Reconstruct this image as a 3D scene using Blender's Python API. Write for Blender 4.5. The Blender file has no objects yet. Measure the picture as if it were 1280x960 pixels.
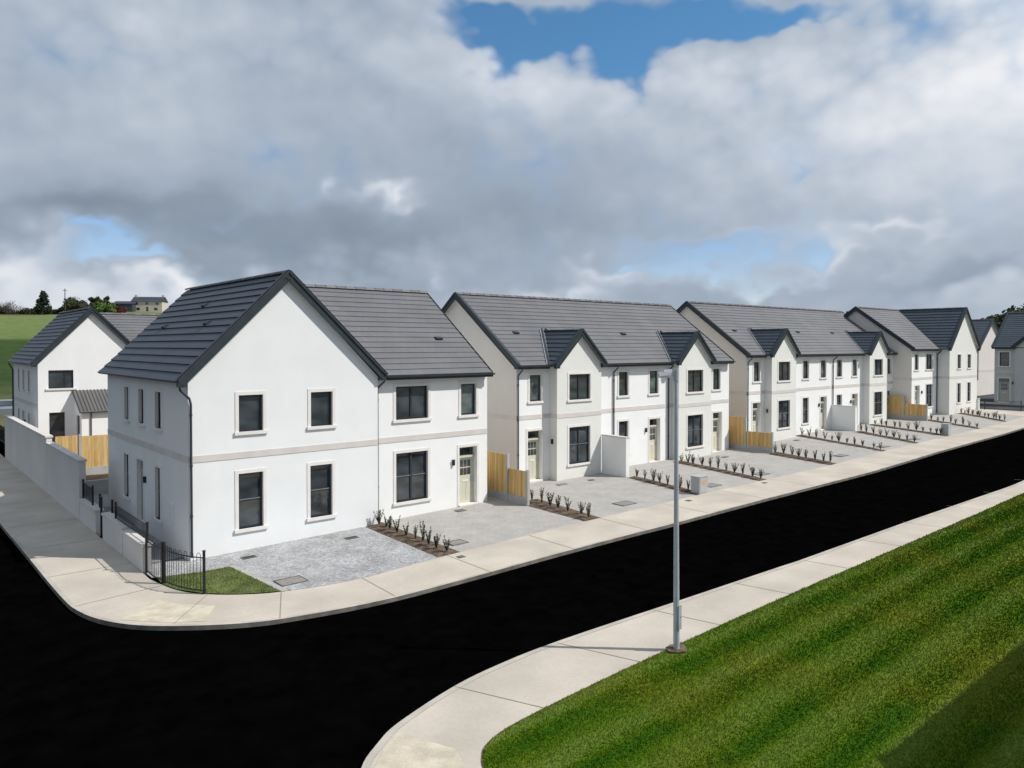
import bpy, math, random
import numpy as np
from mathutils import Vector, Matrix
random.seed(7); np.random.seed(7)
R = math.radians
scn = bpy.context.scene
COL = scn.collection
PI = math.pi

# ------------------------------------------------------------------ camera
CAM = (-7.093, -22.968, 6.279)
cd = bpy.data.cameras.new('camera'); cam = bpy.data.objects.new('camera', cd); COL.objects.link(cam)
cam.location = CAM
cam.rotation_euler = (R(90) - 0.018, 0.0, -R(40.626))
cd.sensor_width = 36.0; cd.lens = 934.34 / 1280 * 36.0
cd.shift_y = (449.06 - 480) / 1280.0
cd.clip_start = 0.1; cd.clip_end = 6000
scn.camera = cam

# ------------------------------------------------------------------ terrain
GX = [-50, 0, 12, 20, 30, 38, 50, 60, 75, 120]
GZ = [-.1, -.1, .1, .17, .2, .38, .5, .72, .9, 1.2]
def gz(x): return float(np.interp(x, GX, GZ))

# ------------------------------------------------------------------ materials
M = {}
def nodes(m):
    m.use_nodes = True
    return m.node_tree.nodes, m.node_tree.links
def mat(name, col, rough=.8, var=.12, scale=3.0, bump=0., bscale=60., spec=.3, metal=0., col2=None, fine=0., fscale=80., coord='Object', stretch=None):
    m = bpy.data.materials.new(name); n, l = nodes(m); b = n['Principled BSDF']
    b.inputs['Roughness'].default_value = rough; b.inputs['Metallic'].default_value = metal
    b.inputs['Specular IOR Level'].default_value = spec
    tc = n.new('ShaderNodeTexCoord'); vec = tc.outputs[coord]
    if coord == 'World':
        pass
    if stretch:
        mp = n.new('ShaderNodeMapping'); mp.inputs['Scale'].default_value = stretch; l.new(vec, mp.inputs[0]); vec = mp.outputs[0]
    nz = n.new('ShaderNodeTexNoise'); nz.inputs['Scale'].default_value = scale; nz.inputs['Detail'].default_value = 6; l.new(vec, nz.inputs[0])
    c2 = col2 or tuple(c * (1 - var * 1.6) for c in col)
    c1 = col if col2 else tuple(min(1, c * (1 + var * .6)) for c in col)
    rp = n.new('ShaderNodeValToRGB'); rp.color_ramp.elements[0].position = .33; rp.color_ramp.elements[1].position = .67
    rp.color_ramp.elements[0].color = (*c2, 1); rp.color_ramp.elements[1].color = (*c1, 1)
    l.new(nz.outputs[0], rp.inputs[0]); out = rp.outputs[0]
    if fine:
        f = n.new('ShaderNodeTexNoise'); f.inputs['Scale'].default_value = fscale; f.inputs['Detail'].default_value = 3; l.new(vec, f.inputs[0])
        mr = n.new('ShaderNodeMapRange'); mr.inputs[1].default_value = .3; mr.inputs[2].default_value = .7
        mr.inputs[3].default_value = 1 - fine; mr.inputs[4].default_value = 1 + fine * .6; l.new(f.outputs[0], mr.inputs[0])
        mx = n.new('ShaderNodeVectorMath'); mx.operation = 'SCALE'; l.new(out, mx.inputs[0]); l.new(mr.outputs[0], mx.inputs['Scale']); out = mx.outputs[0]
    l.new(out, b.inputs['Base Color'])
    if bump:
        bn = n.new('ShaderNodeTexNoise'); bn.inputs['Scale'].default_value = bscale; bn.inputs['Detail'].default_value = 3; l.new(vec, bn.inputs[0])
        bp = n.new('ShaderNodeBump'); bp.inputs['Strength'].default_value = bump; bp.inputs['Distance'].default_value = .02
        l.new(bn.outputs[0], bp.inputs['Height']); l.new(bp.outputs[0], b.inputs['Normal'])
    M[name] = m; return m

def wall_mat(name, col):
    m = mat(name, col, .9, .025, .8, .25, 55, .15, fine=.02, fscale=25)
    n, l = nodes(m); b = n['Principled BSDF']
    src = b.inputs['Base Color'].links[0].from_socket
    tc = n.new('ShaderNodeTexCoord'); mp = n.new('ShaderNodeMapping'); mp.inputs['Scale'].default_value = (1.6, 1.6, .5); l.new(tc.outputs['Object'], mp.inputs[0])
    nz = n.new('ShaderNodeTexNoise'); nz.inputs['Scale'].default_value = 1.1; nz.inputs['Detail'].default_value = 5; l.new(mp.outputs[0], nz.inputs[0])
    sp = n.new('ShaderNodeSeparateXYZ'); l.new(tc.outputs['Object'], sp.inputs[0])
    mr = n.new('ShaderNodeMapRange'); mr.inputs[1].default_value = 0; mr.inputs[2].default_value = .35; mr.inputs[3].default_value = .55; mr.inputs[4].default_value = 0; l.new(sp.outputs['Z'], mr.inputs[0])
    a = n.new('ShaderNodeMapRange'); a.inputs[1].default_value = .45; a.inputs[2].default_value = .75; a.inputs[3].default_value = 0; a.inputs[4].default_value = .09; l.new(nz.outputs[0], a.inputs[0])
    s = n.new('ShaderNodeMath'); s.operation = 'MULTIPLY_ADD'; l.new(mr.outputs[0], s.inputs[0]); l.new(nz.outputs[0], s.inputs[1]); l.new(a.outputs[0], s.inputs[2])
    mx = n.new('ShaderNodeMix'); mx.data_type = 'RGBA'; l.new(s.outputs[0], mx.inputs[0]); l.new(src, mx.inputs[6]); mx.inputs[7].default_value = (col[0] * .86, col[1] * .84, col[2] * .79, 1)
    l.new(mx.outputs[2], b.inputs['Base Color'])
    return m
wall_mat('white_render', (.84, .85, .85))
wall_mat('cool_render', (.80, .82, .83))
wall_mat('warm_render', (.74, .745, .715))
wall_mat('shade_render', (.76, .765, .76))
wall_mat('far_shade_render', (.52, .53, .53))  # white render darkened, the far house's shade put into its colour
wall_mat('bounce_beige_render', (.70, .665, .62))  # white render tinted beige: bounced light on shaded gable ends painted in
mat('band_plaster', (.63, .595, .57), .9, .05, 2, .15, 60, .15)
mat('surround_plaster', (.76, .735, .71), .85, .04, 3, .1, 60, .2)
mat('frame_grey', (.028, .036, .046), .4, .1, 4, 0, 0, .4)
mat('bar_grey', (.20, .23, .26), .5, .05)
mat('fascia', (.030, .042, .052), .45, .15, 3, 0, 0, .4)
mat('soffit', (.55, .56, .56), .7, .05)
mat('pipe', (.040, .050, .068), .4, .1, 3, 0, 0, .45)
mat('black_metal', (.012, .013, .016), .45, .2, 5, 0, 0, .4)
mat('sage_door', (.58, .57, .455), .5, .03, 3, 0, 0, .4)
mat('cream_door', (.64, .59, .47), .5, .03, 3, 0, 0, .4)
mat('grey_door', (.42, .42, .38), .5, .03, 3, 0, 0, .4)
mat('white_plastic', (.75, .75, .73), .4, .03, 3)
mat('galvanised', (.50, .55, .61), .5, .10, 3, .02, 30, .5, metal=.35, fine=.05, fscale=30)
mat('lantern_grey', (.50, .51, .55), .5, .05)
mat('concrete_path', (.525, .475, .41), .9, .10, .55, .12, 70, .15, fine=.05, fscale=14, coord='Object')
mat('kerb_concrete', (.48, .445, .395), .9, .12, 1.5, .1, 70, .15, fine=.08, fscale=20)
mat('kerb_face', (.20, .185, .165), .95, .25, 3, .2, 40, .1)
mat('joint', (.28, .25, .215), .95, .1)
mat('tactile', (.57, .515, .41), .9, .12, 3, .2, 30, .15, fine=.08, fscale=25)
mat('asphalt', (.0016, .0016, .0017), .95, .3, 2, .0, 90, 0.0, fine=.3, fscale=60)
mat('old_asphalt', (.075, .08, .088), .95, .2, .6, .2, 90, .1, fine=.2, fscale=40)
mat('soil', (.165, .125, .095), 1, .35, 6, .9, 18, .05, fine=.35, fscale=35)
mat('garden_soil', (.27, .20, .145), 1, .25, 2, .6, 12, .05, fine=.2, fscale=20)
mat('coping', (.62, .60, .58), .85, .08, 2, .1, 40, .15)
mat('wall_grey', (.64, .62, .595), .9, .04, .5, .2, 50, .15, fine=.04, fscale=20)
mat('gravel_board', (.42, .42, .41), .9, .08, 2, .1, 40, .15)
mat('cover_metal', (.16, .155, .15), .7, .25, 10, .4, 60, .3)
mat('cover_pave', (.27, .255, .235), .9, .15, 10, .3, 60, .2)
mat('cabinet_grey', (.42, .44, .45), .55, .06, 3, 0, 0, .3)
mat('orange', (.75, .30, .10), .6, .05)
mat('leaf', (.105, .125, .062), .7, .3, 9, 0, 0, .2, col2=(.065, .075, .05))
mat('leaf_bright', (.12, .19, .035), .7, .3, .5, 0, 0, .2, col2=(.05, .095, .02))
mat('leaf_dark', (.035, .055, .028), .8, .3, .4, 0, 0, .1, col2=(.018, .032, .02))
mat('leaf_olive', (.085, .095, .045), .8, .3, .4, 0, 0, .1, col2=(.04, .05, .03))
mat('twig_grey', (.13, .12, .11), .9, .3, .6, 0, 0, .1, col2=(.08, .08, .07))
mat('leaf_red', (.16, .035, .04), .8, .3, .5, 0, 0, .1, col2=(.08, .03, .03))
mat('bark', (.10, .08, .06), .95, .3, 8, .5, 20, .1)
mat('hedge_leaf', (.075, .07, .04), .9, .4, .12, 0, 0, .1, col2=(.04, .05, .03))
mat('cream_wall', (.58, .51, .44), .9, .05, .3)
mat('far_slate', (.045, .055, .075), .7, .1, .3)
mat('far_shed', (.05, .06, .085), .7, .1, .3)
mat('car_paint', (.20, .23, .28), .25, .02, 2, spec=.6)
mat('tyre', (.015, .015, .016), .8, .1)

def pane_mat(name, col, rough=.04, spec=.8):
    m = bpy.data.materials.new(name); n, l = nodes(m); b = n['Principled BSDF']
    oi = n.new('ShaderNodeObjectInfo'); tc = n.new('ShaderNodeTexCoord')
    ad = n.new('ShaderNodeVectorMath'); ad.operation = 'ADD'; l.new(tc.outputs['Object'], ad.inputs[0])
    cb = n.new('ShaderNodeCombineXYZ'); mu = n.new('ShaderNodeMath'); mu.operation = 'MULTIPLY'; mu.inputs[1].default_value = 37; l.new(oi.outputs['Random'], mu.inputs[0]); l.new(mu.outputs[0], cb.inputs[0]); l.new(cb.outputs[0], ad.inputs[1])
    mp = n.new('ShaderNodeMapping'); mp.inputs['Scale'].default_value = (1.1, 1.1, 2.2); l.new(ad.outputs[0], mp.inputs[0])
    nz = n.new('ShaderNodeTexNoise'); nz.inputs['Scale'].default_value = 1.1; nz.inputs['Detail'].default_value = 1.5; l.new(mp.outputs[0], nz.inputs[0])
    rp = n.new('ShaderNodeValToRGB'); e = rp.color_ramp.elements
    e[0].position = .36; e[1].position = .68
    e[0].color = (*[c * .55 for c in col], 1); e[1].color = (*[c * 1.5 for c in col], 1)
    l.new(nz.outputs[0], rp.inputs[0]); l.new(rp.outputs[0], b.inputs['Base Color'])
    b.inputs['Roughness'].default_value = rough; b.inputs['Specular IOR Level'].default_value = spec
    bn = n.new('ShaderNodeTexNoise'); bn.inputs['Scale'].default_value = 1.3; l.new(tc.outputs['Object'], bn.inputs[0])
    bp = n.new('ShaderNodeBump'); bp.inputs['Strength'].default_value = .06; bp.inputs['Distance'].default_value = .05; l.new(bn.outputs[0], bp.inputs['Height']); l.new(bp.outputs[0], b.inputs['Normal'])
    M[name] = m
pane_mat('glass', (.042, .051, .059), .05, .9)
pane_mat('glass_pale', (.10, .125, .12), .1, .6)

def roof_mat(name, c1, c2, mort, coord='UV'):
    m = bpy.data.materials.new(name); n, l = nodes(m); b = n['Principled BSDF']
    tc = n.new('ShaderNodeTexCoord')
    br = n.new('ShaderNodeTexBrick'); br.inputs['Scale'].default_value = 1; br.inputs['Brick Width'].default_value = .33; br.inputs['Row Height'].default_value = 1
    br.inputs['Mortar Size'].default_value = .006; br.inputs['Color1'].default_value = (*c1, 1); br.inputs['Color2'].default_value = (*c2, 1); br.inputs['Mortar'].default_value = (*mort, 1)
    l.new(tc.outputs['UV'], br.inputs[0])
    nz = n.new('ShaderNodeTexNoise'); nz.inputs['Scale'].default_value = .7; nz.inputs['Detail'].default_value = 7; l.new(tc.outputs['Object'], nz.inputs[0])
    mr = n.new('ShaderNodeMapRange'); mr.inputs[1].default_value = .3; mr.inputs[2].default_value = .7; mr.inputs[3].default_value = .88; mr.inputs[4].default_value = 1.1; l.new(nz.outputs[0], mr.inputs[0])
    mx = n.new('ShaderNodeVectorMath'); mx.operation = 'SCALE'; l.new(br.outputs[0], mx.inputs[0]); l.new(mr.outputs[0], mx.inputs['Scale'])
    l.new(mx.outputs[0], b.inputs['Base Color']); b.inputs['Roughness'].default_value = .55; b.inputs['Specular IOR Level'].default_value = .35
    M[name] = m
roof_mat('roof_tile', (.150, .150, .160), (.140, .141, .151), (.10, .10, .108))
roof_mat('roof_tile_navy_shade', (.060, .077, .100), (.054, .069, .092), (.03, .037, .05))  # darker copy of the roof tile, shade of the left-facing slopes painted in
roof_mat('porch_tile', (.125, .12, .12), (.10, .097, .097), (.05, .045, .045))

def paving_mat(name, c1, c2, mort, bw, bh, bumpy=.4, ang=0, var=.15):
    m = bpy.data.materials.new(name); n, l = nodes(m); b = n['Principled BSDF']
    tc = n.new('ShaderNodeTexCoord'); mp = n.new('ShaderNodeMapping'); mp.inputs['Rotation'].default_value = (0, 0, ang); l.new(tc.outputs['Object'], mp.inputs[0])
    wn = n.new('ShaderNodeTexNoise'); wn.inputs['Scale'].default_value = 3; l.new(tc.outputs['Object'], wn.inputs[0])
    sc = n.new('ShaderNodeVectorMath'); sc.operation = 'SCALE'; sc.inputs['Scale'].default_value = .03; l.new(wn.outputs['Color'], sc.inputs[0])
    ad = n.new('ShaderNodeVectorMath'); ad.operation = 'ADD'; l.new(mp.outputs[0], ad.inputs[0]); l.new(sc.outputs[0], ad.inputs[1])
    br = n.new('ShaderNodeTexBrick'); br.inputs['Scale'].default_value = 1; br.inputs['Brick Width'].default_value = bw; br.inputs['Row Height'].default_value = bh
    br.inputs['Mortar Size'].default_value = .007; br.inputs['Mortar Smooth'].default_value = .5
    br.inputs['Color1'].default_value = (*c1, 1); br.inputs['Color2'].default_value = (*c2, 1); br.inputs['Mortar'].default_value = (*mort, 1); l.new(ad.outputs[0], br.inputs[0])
    nz = n.new('ShaderNodeTexNoise'); nz.inputs['Scale'].default_value = 1.2; nz.inputs['Detail'].default_value = 8; nz.inputs['Roughness'].default_value = .65; l.new(tc.outputs['Object'], nz.inputs[0])
    mr = n.new('ShaderNodeMapRange'); mr.inputs[1].default_value = .3; mr.inputs[2].default_value = .7; mr.inputs[3].default_value = 1 - var; mr.inputs[4].default_value = 1 + var * .6; l.new(nz.outputs[0], mr.inputs[0])
    f = n.new('ShaderNodeTexNoise'); f.inputs['Scale'].default_value = 22; f.inputs['Detail'].default_value = 3; l.new(tc.outputs['Object'], f.inputs[0])
    mf = n.new('ShaderNodeMapRange'); mf.inputs[1].default_value = .35; mf.inputs[2].default_value = .65; mf.inputs[3].default_value = 1 - bumpy * .45; mf.inputs[4].default_value = 1 + bumpy * .3; l.new(f.outputs[0], mf.inputs[0])
    mm = n.new('ShaderNodeMath'); mm.operation = 'MULTIPLY'; l.new(mr.outputs[0], mm.inputs[0]); l.new(mf.outputs[0], mm.inputs[1])
    mx = n.new('ShaderNodeVectorMath'); mx.operation = 'SCALE'; l.new(br.outputs[0], mx.inputs[0]); l.new(mm.outputs[0], mx.inputs['Scale'])
    l.new(mx.outputs[0], b.inputs['Base Color']); b.inputs['Roughness'].default_value = .9; b.inputs['Specular IOR Level'].default_value = .15
    bp = n.new('ShaderNodeBump'); bp.inputs['Strength'].default_value = .5; bp.inputs['Distance'].default_value = .015; l.new(mm.outputs[0], bp.inputs['Height']); l.new(bp.outputs[0], b.inputs['Normal'])
    M[name] = m
def cobble_mat():
    m = bpy.data.materials.new('cobble'); n, l = nodes(m); b = n['Principled BSDF']; tc = n.new('ShaderNodeTexCoord')
    vo = n.new('ShaderNodeTexVoronoi'); vo.inputs['Scale'].default_value = 11.5; vo.inputs['Randomness'].default_value = .75; l.new(tc.outputs['Object'], vo.inputs[0])
    ve = n.new('ShaderNodeTexVoronoi'); ve.feature = 'DISTANCE_TO_EDGE'; ve.inputs['Scale'].default_value = 11.5; ve.inputs['Randomness'].default_value = .75; l.new(tc.outputs['Object'], ve.inputs[0])
    sp = n.new('ShaderNodeSeparateXYZ'); l.new(vo.outputs['Color'], sp.inputs[0])
    rp = n.new('ShaderNodeValToRGB'); rp.color_ramp.elements[0].color = (.31, .315, .328, 1); rp.color_ramp.elements[1].color = (.47, .472, .48, 1); l.new(sp.outputs[0], rp.inputs[0])
    mr = n.new('ShaderNodeMapRange'); mr.inputs[1].default_value = 0; mr.inputs[2].default_value = .09; mr.inputs[3].default_value = .62; mr.inputs[4].default_value = 1; l.new(ve.outputs['Distance'], mr.inputs[0])
    nz = n.new('ShaderNodeTexNoise'); nz.inputs['Scale'].default_value = 1.1; nz.inputs['Detail'].default_value = 7; l.new(tc.outputs['Object'], nz.inputs[0])
    m2 = n.new('ShaderNodeMapRange'); m2.inputs[1].default_value = .3; m2.inputs[2].default_value = .7; m2.inputs[3].default_value = .8; m2.inputs[4].default_value = 1.15; l.new(nz.outputs[0], m2.inputs[0])
    mm = n.new('ShaderNodeMath'); mm.operation = 'MULTIPLY'; l.new(mr.outputs[0], mm.inputs[0]); l.new(m2.outputs[0], mm.inputs[1])
    mx = n.new('ShaderNodeVectorMath'); mx.operation = 'SCALE'; l.new(rp.outputs[0], mx.inputs[0]); l.new(mm.outputs[0], mx.inputs['Scale']); l.new(mx.outputs[0], b.inputs['Base Color'])
    b.inputs['Roughness'].default_value = .85; b.inputs['Specular IOR Level'].default_value = .2
    bp = n.new('ShaderNodeBump'); bp.inputs['Strength'].default_value = .8; bp.inputs['Distance'].default_value = .02; l.new(mr.outputs[0], bp.inputs['Height']); l.new(bp.outputs[0], b.inputs['Normal'])
    M['cobble'] = m
cobble_mat()
paving_mat('block_paving', (.42, .405, .385), (.385, .372, .355), (.33, .318, .30), .24, .16, .18, R(2), .12)
paving_mat('patio', (.30, .31, .32), (.27, .28, .30), (.2, .2, .2), .6, .4, .2)

def timber_mat():
    m = bpy.data.materials.new('timber'); n, l = nodes(m); b = n['Principled BSDF']
    tc = n.new('ShaderNodeTexCoord'); sp = n.new('ShaderNodeSeparateXYZ'); l.new(tc.outputs['Object'], sp.inputs[0])
    s = n.new('ShaderNodeMath'); s.operation = 'ADD'; l.new(sp.outputs[0], s.inputs[0]); l.new(sp.outputs[1], s.inputs[1])
    d = n.new('ShaderNodeMath'); d.operation = 'DIVIDE'; d.inputs[1].default_value = .125; l.new(s.outputs[0], d.inputs[0])
    fl = n.new('ShaderNodeMath'); fl.operation = 'FLOOR'; l.new(d.outputs[0], fl.inputs[0])
    wn = n.new('ShaderNodeTexWhiteNoise'); wn.noise_dimensions = '1D'; l.new(fl.outputs[0], wn.inputs['W'])
    rp = n.new('ShaderNodeValToRGB'); rp.color_ramp.elements[0].color = (.55, .35, .125, 1); rp.color_ramp.elements[1].color = (.72, .50, .22, 1); l.new(wn.outputs[0], rp.inputs[0])
    mp = n.new('ShaderNodeMapping'); mp.inputs['Scale'].default_value = (18, 18, 1.2); l.new(tc.outputs['Object'], mp.inputs[0])
    nz = n.new('ShaderNodeTexNoise'); nz.inputs['Scale'].default_value = 1; nz.inputs['Detail'].default_value = 4; l.new(mp.outputs[0], nz.inputs[0])
    mr = n.new('ShaderNodeMapRange'); mr.inputs[1].default_value = .3; mr.inputs[2].default_value = .7; mr.inputs[3].default_value = .8; mr.inputs[4].default_value = 1.1; l.new(nz.outputs[0], mr.inputs[0])
    mx = n.new('ShaderNodeVectorMath'); mx.operation = 'SCALE'; l.new(rp.outputs[0], mx.inputs[0]); l.new(mr.outputs[0], mx.inputs['Scale'])
    l.new(mx.outputs[0], b.inputs['Base Color']); b.inputs['Roughness'].default_value = .8; b.inputs['Specular IOR Level'].default_value = .2
    M['timber'] = m
timber_mat()

def grass_mat(name, blades):
    m = bpy.data.materials.new(name); n, l = nodes(m); b = n['Principled BSDF']
    ge = n.new('ShaderNodeNewGeometry'); sp = n.new('ShaderNodeSeparateXYZ'); l.new(ge.outputs['Position'], sp.inputs[0])
    def math_(op, a, bb=None, c=None):
        x = n.new('ShaderNodeMath'); x.operation = op
        for i, v in enumerate((a, bb, c)):
            if v is None: continue
            if isinstance(v, (int, float)): x.inputs[i].default_value = v
            else: l.new(v, x.inputs[i])
        return x.outputs[0]
    wob = n.new('ShaderNodeTexNoise'); wob.inputs['Scale'].default_value = .45; wob.inputs['Detail'].default_value = 3; l.new(ge.outputs['Position'], wob.inputs[0])
    y = math_('ADD', math_('MULTIPLY', sp.outputs[0], .004), sp.outputs[1])
    y = math_('ADD', y, math_('MULTIPLY', wob.outputs[0], .22))
    s = math_('SINE', math_('MULTIPLY', y, 2 * PI / 1.15))
    s2 = math_('SINE', math_('MULTIPLY_ADD', y, 2 * PI / .62, 1.0))
    t = math_('ADD', math_('MULTIPLY_ADD', s, .30, .5), math_('MULTIPLY', s2, .08))
    n2 = n.new('ShaderNodeTexNoise'); n2.inputs['Scale'].default_value = 1.3; n2.inputs['Detail'].default_value = 8; n2.inputs['Roughness'].default_value = .7
    mp = n.new('ShaderNodeMapping'); mp.inputs['Scale'].default_value = (.22, 1.7, 1); l.new(ge.outputs['Position'], mp.inputs[0]); l.new(mp.outputs[0], n2.inputs[0])
    t = math_('ADD', t, math_('MULTIPLY_ADD', n2.outputs[0], .75, -.375))
    rp = n.new('ShaderNodeValToRGB'); e = rp.color_ramp.elements; e[0].position = .1; e[1].position = .9
    e[0].color = (.034, .098, .004, 1); e[1].color = (.124, .186, .028, 1)
    k = rp.color_ramp.elements.new(.5); k.color = (.072, .137, .006, 1)
    l.new(t, rp.inputs[0])
    n3 = n.new('ShaderNodeTexNoise'); n3.inputs['Scale'].default_value = .35; n3.inputs['Detail'].default_value = 5; l.new(ge.outputs['Position'], n3.inputs[0])
    mr = n.new('ShaderNodeMapRange'); mr.inputs[1].default_value = .45; mr.inputs[2].default_value = .68; mr.inputs[3].default_value = 0; mr.inputs[4].default_value = .45; l.new(n3.outputs[0], mr.inputs[0])
    mx = n.new('ShaderNodeMix'); mx.data_type = 'RGBA'; l.new(mr.outputs[0], mx.inputs[0]); l.new(rp.outputs[0], mx.inputs[6]); mx.inputs[7].default_value = (.185, .165, .016, 1)
    f = n.new('ShaderNodeTexNoise'); f.inputs['Scale'].default_value = 26 if not blades else 45; f.inputs['Detail'].default_value = 3; l.new(ge.outputs['Position'], f.inputs[0])
    mf = n.new('ShaderNodeMapRange'); mf.inputs[1].default_value = .3; mf.inputs[2].default_value = .7; mf.inputs[3].default_value = .84; mf.inputs[4].default_value = 1.15; l.new(f.outputs[0], mf.inputs[0])
    sc = n.new('ShaderNodeVectorMath'); sc.operation = 'SCALE'; l.new(mx.outputs[2], sc.inputs[0]); l.new(mf.outputs[0], sc.inputs['Scale'])
    l.new(sc.outputs[0], b.inputs['Base Color']); b.inputs['Roughness'].default_value = .85; b.inputs['Specular IOR Level'].default_value = .05
    if not blades:
        bp = n.new('ShaderNodeBump'); bp.inputs['Strength'].default_value = .7; bp.inputs['Distance'].default_value = .03; l.new(f.outputs[0], bp.inputs['Height']); l.new(bp.outputs[0], b.inputs['Normal'])
    M[name] = m
grass_mat('lawn', False); grass_mat('blades', True)
mat('small_lawn', (.165, .205, .07), .9, .2, 2, .6, 50, .1, fine=.3, fscale=30)

def field_mat():
    m = bpy.data.materials.new('field'); n, l = nodes(m); b = n['Principled BSDF']
    ge = n.new('ShaderNodeNewGeometry'); sp = n.new('ShaderNodeSeparateXYZ'); l.new(ge.outputs['Position'], sp.inputs[0])
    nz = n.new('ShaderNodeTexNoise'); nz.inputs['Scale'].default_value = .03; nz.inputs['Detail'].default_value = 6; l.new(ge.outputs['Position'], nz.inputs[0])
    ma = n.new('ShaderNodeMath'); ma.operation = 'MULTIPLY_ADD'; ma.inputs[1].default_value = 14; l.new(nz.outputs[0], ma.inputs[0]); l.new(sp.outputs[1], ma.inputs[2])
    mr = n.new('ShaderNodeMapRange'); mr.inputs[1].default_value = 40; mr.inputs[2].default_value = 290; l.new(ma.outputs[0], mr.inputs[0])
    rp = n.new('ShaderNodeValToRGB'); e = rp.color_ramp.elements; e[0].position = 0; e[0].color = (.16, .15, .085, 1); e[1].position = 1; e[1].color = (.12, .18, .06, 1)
    for p, c in ((.10, (.10, .11, .05)), (.20, (.035, .060, .020)), (.44, (.04, .070, .020)), (.475, (.12, .165, .055)), (.62, (.13, .18, .062)), (.90, (.14, .18, .068)), (.93, (.115, .075, .04))):  # dark green stops paint a cloud shadow into the nearer field
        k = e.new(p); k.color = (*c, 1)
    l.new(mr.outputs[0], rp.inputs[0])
    n2 = n.new('ShaderNodeTexNoise'); n2.inputs['Scale'].default_value = .5; n2.inputs['Detail'].default_value = 8; l.new(ge.outputs['Position'], n2.inputs[0])
    m2 = n.new('ShaderNodeMapRange'); m2.inputs[1].default_value = .3; m2.inputs[2].default_value = .7; m2.inputs[3].default_value = .8; m2.inputs[4].default_value = 1.15; l.new(n2.outputs[0], m2.inputs[0])
    sc = n.new('ShaderNodeVectorMath'); sc.operation = 'SCALE'; l.new(rp.outputs[0], sc.inputs[0]); l.new(m2.outputs[0], sc.inputs['Scale'])
    l.new(sc.outputs[0], b.inputs['Base Color']); b.inputs['Roughness'].default_value = 1; b.inputs['Specular IOR Level'].default_value = .05
    M['field'] = m
field_mat()

# ------------------------------------------------------------------ mesh builder
class MB:
    def __init__(s, T=None): s.v = []; s.f = []; s.m = []; s.uv = []; s.T = T; s.mats = []; s.hasuv = False
    def mi(s, m):
        if m not in s.mats: s.mats.append(m)
        return s.mats.index(m)
    def face(s, pts, m, uv=None, T='x'):
        t = s.T if T == 'x' else T
        b = len(s.v)
        for p in pts: s.v.append(tuple(t(*p)) if t else tuple(p))
        s.f.append(tuple(range(b, b + len(pts)))); s.m.append(s.mi(m)); s.uv.append(uv)
        if uv: s.hasuv = True
    def box(s, x0, x1, y0, y1, z0, z1, m):
        p = [(x0, y0, z0), (x1, y0, z0), (x1, y1, z0), (x0, y1, z0), (x0, y0, z1), (x1, y0, z1), (x1, y1, z1), (x0, y1, z1)]
        for q in ((0, 3, 2, 1), (4, 5, 6, 7), (0, 1, 5, 4), (1, 2, 6, 5), (2, 3, 7, 6), (3, 0, 4, 7)): s.face([p[i] for i in q], m)
    def hexa(s, p, m):   # p: 8 points bottom ring, top ring
        for q in ((0, 3, 2, 1), (4, 5, 6, 7), (0, 1, 5, 4), (1, 2, 6, 5), (2, 3, 7, 6), (3, 0, 4, 7)): s.face([p[i] for i in q], m)
    def tube(s, pts, r, m, n=8, r2=None, cap=True):
        pts = [Vector(p) for p in pts]; rings = []
        for i, p in enumerate(pts):
            d = (pts[min(i + 1, len(pts) - 1)] - pts[max(i - 1, 0)]).normalized()
            up = Vector((0, 0, 1)) if abs(d.z) < .9 else Vector((1, 0, 0))
            a = d.cross(up).normalized(); b = d.cross(a)
            rr = r if r2 is None else r + (r2 - r) * i / (len(pts) - 1)
            rings.append([p + a * math.cos(2 * PI * k / n) * rr + b * math.sin(2 * PI * k / n) * rr for k in range(n)])
        for i in range(len(rings) - 1):
            for k in range(n): s.face([rings[i][k], rings[i][(k + 1) % n], rings[i + 1][(k + 1) % n], rings[i + 1][k]], m)
        if cap:
            s.face(rings[0], m); s.face(rings[-1][::-1], m)
    def build(s, name, parent=None, smooth=False):
        me = bpy.data.meshes.new(name); me.from_pydata(s.v, [], s.f)
        for k in s.mats: me.materials.append(M[k])
        me.polygons.foreach_set('material_index', s.m)
        if s.hasuv:
            ul = me.uv_layers.new(name='UVMap'); i = 0
            for f, uv in zip(s.f, s.uv):
                for k in range(len(f)):
                    ul.data[i].uv = uv[k] if uv else (0, 0); i += 1
        if smooth:
            import bmesh
            bm = bmesh.new(); bm.from_mesh(me); bmesh.ops.remove_doubles(bm, verts=bm.verts, dist=1e-5)
            for f in bm.faces: f.smooth = True
            for e in bm.edges: e.smooth = len(e.link_faces) == 2 and e.calc_face_angle(0) < R(50)
            bm.to_mesh(me); bm.free()
        o = bpy.data.objects.new(name, me); COL.objects.link(o)
        if parent: o.parent = parent
        return o
def tag(o, label=None, cat=None, group=None, kind=None):
    if label: o['label'] = label
    if cat: o['category'] = cat
    if group: o['group'] = group
    if kind: o['kind'] = kind
    return o
def thing(name, label, cat, loc, rz=0, group=None):
    o = bpy.data.objects.new(name, None); COL.objects.link(o); o.location = loc; o.rotation_euler = (0, 0, rz)
    o.empty_display_size = .3
    return tag(o, label, cat, group)

# transforms: (u along, d into the wall, z)
def TF(x0, y0): return lambda u, d, z: (x0 + u, y0 + d, z)               # facade facing -Y
def TL(x0, y0): return lambda u, d, z: (x0 + d, y0 + u, z)               # facade facing -X

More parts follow.
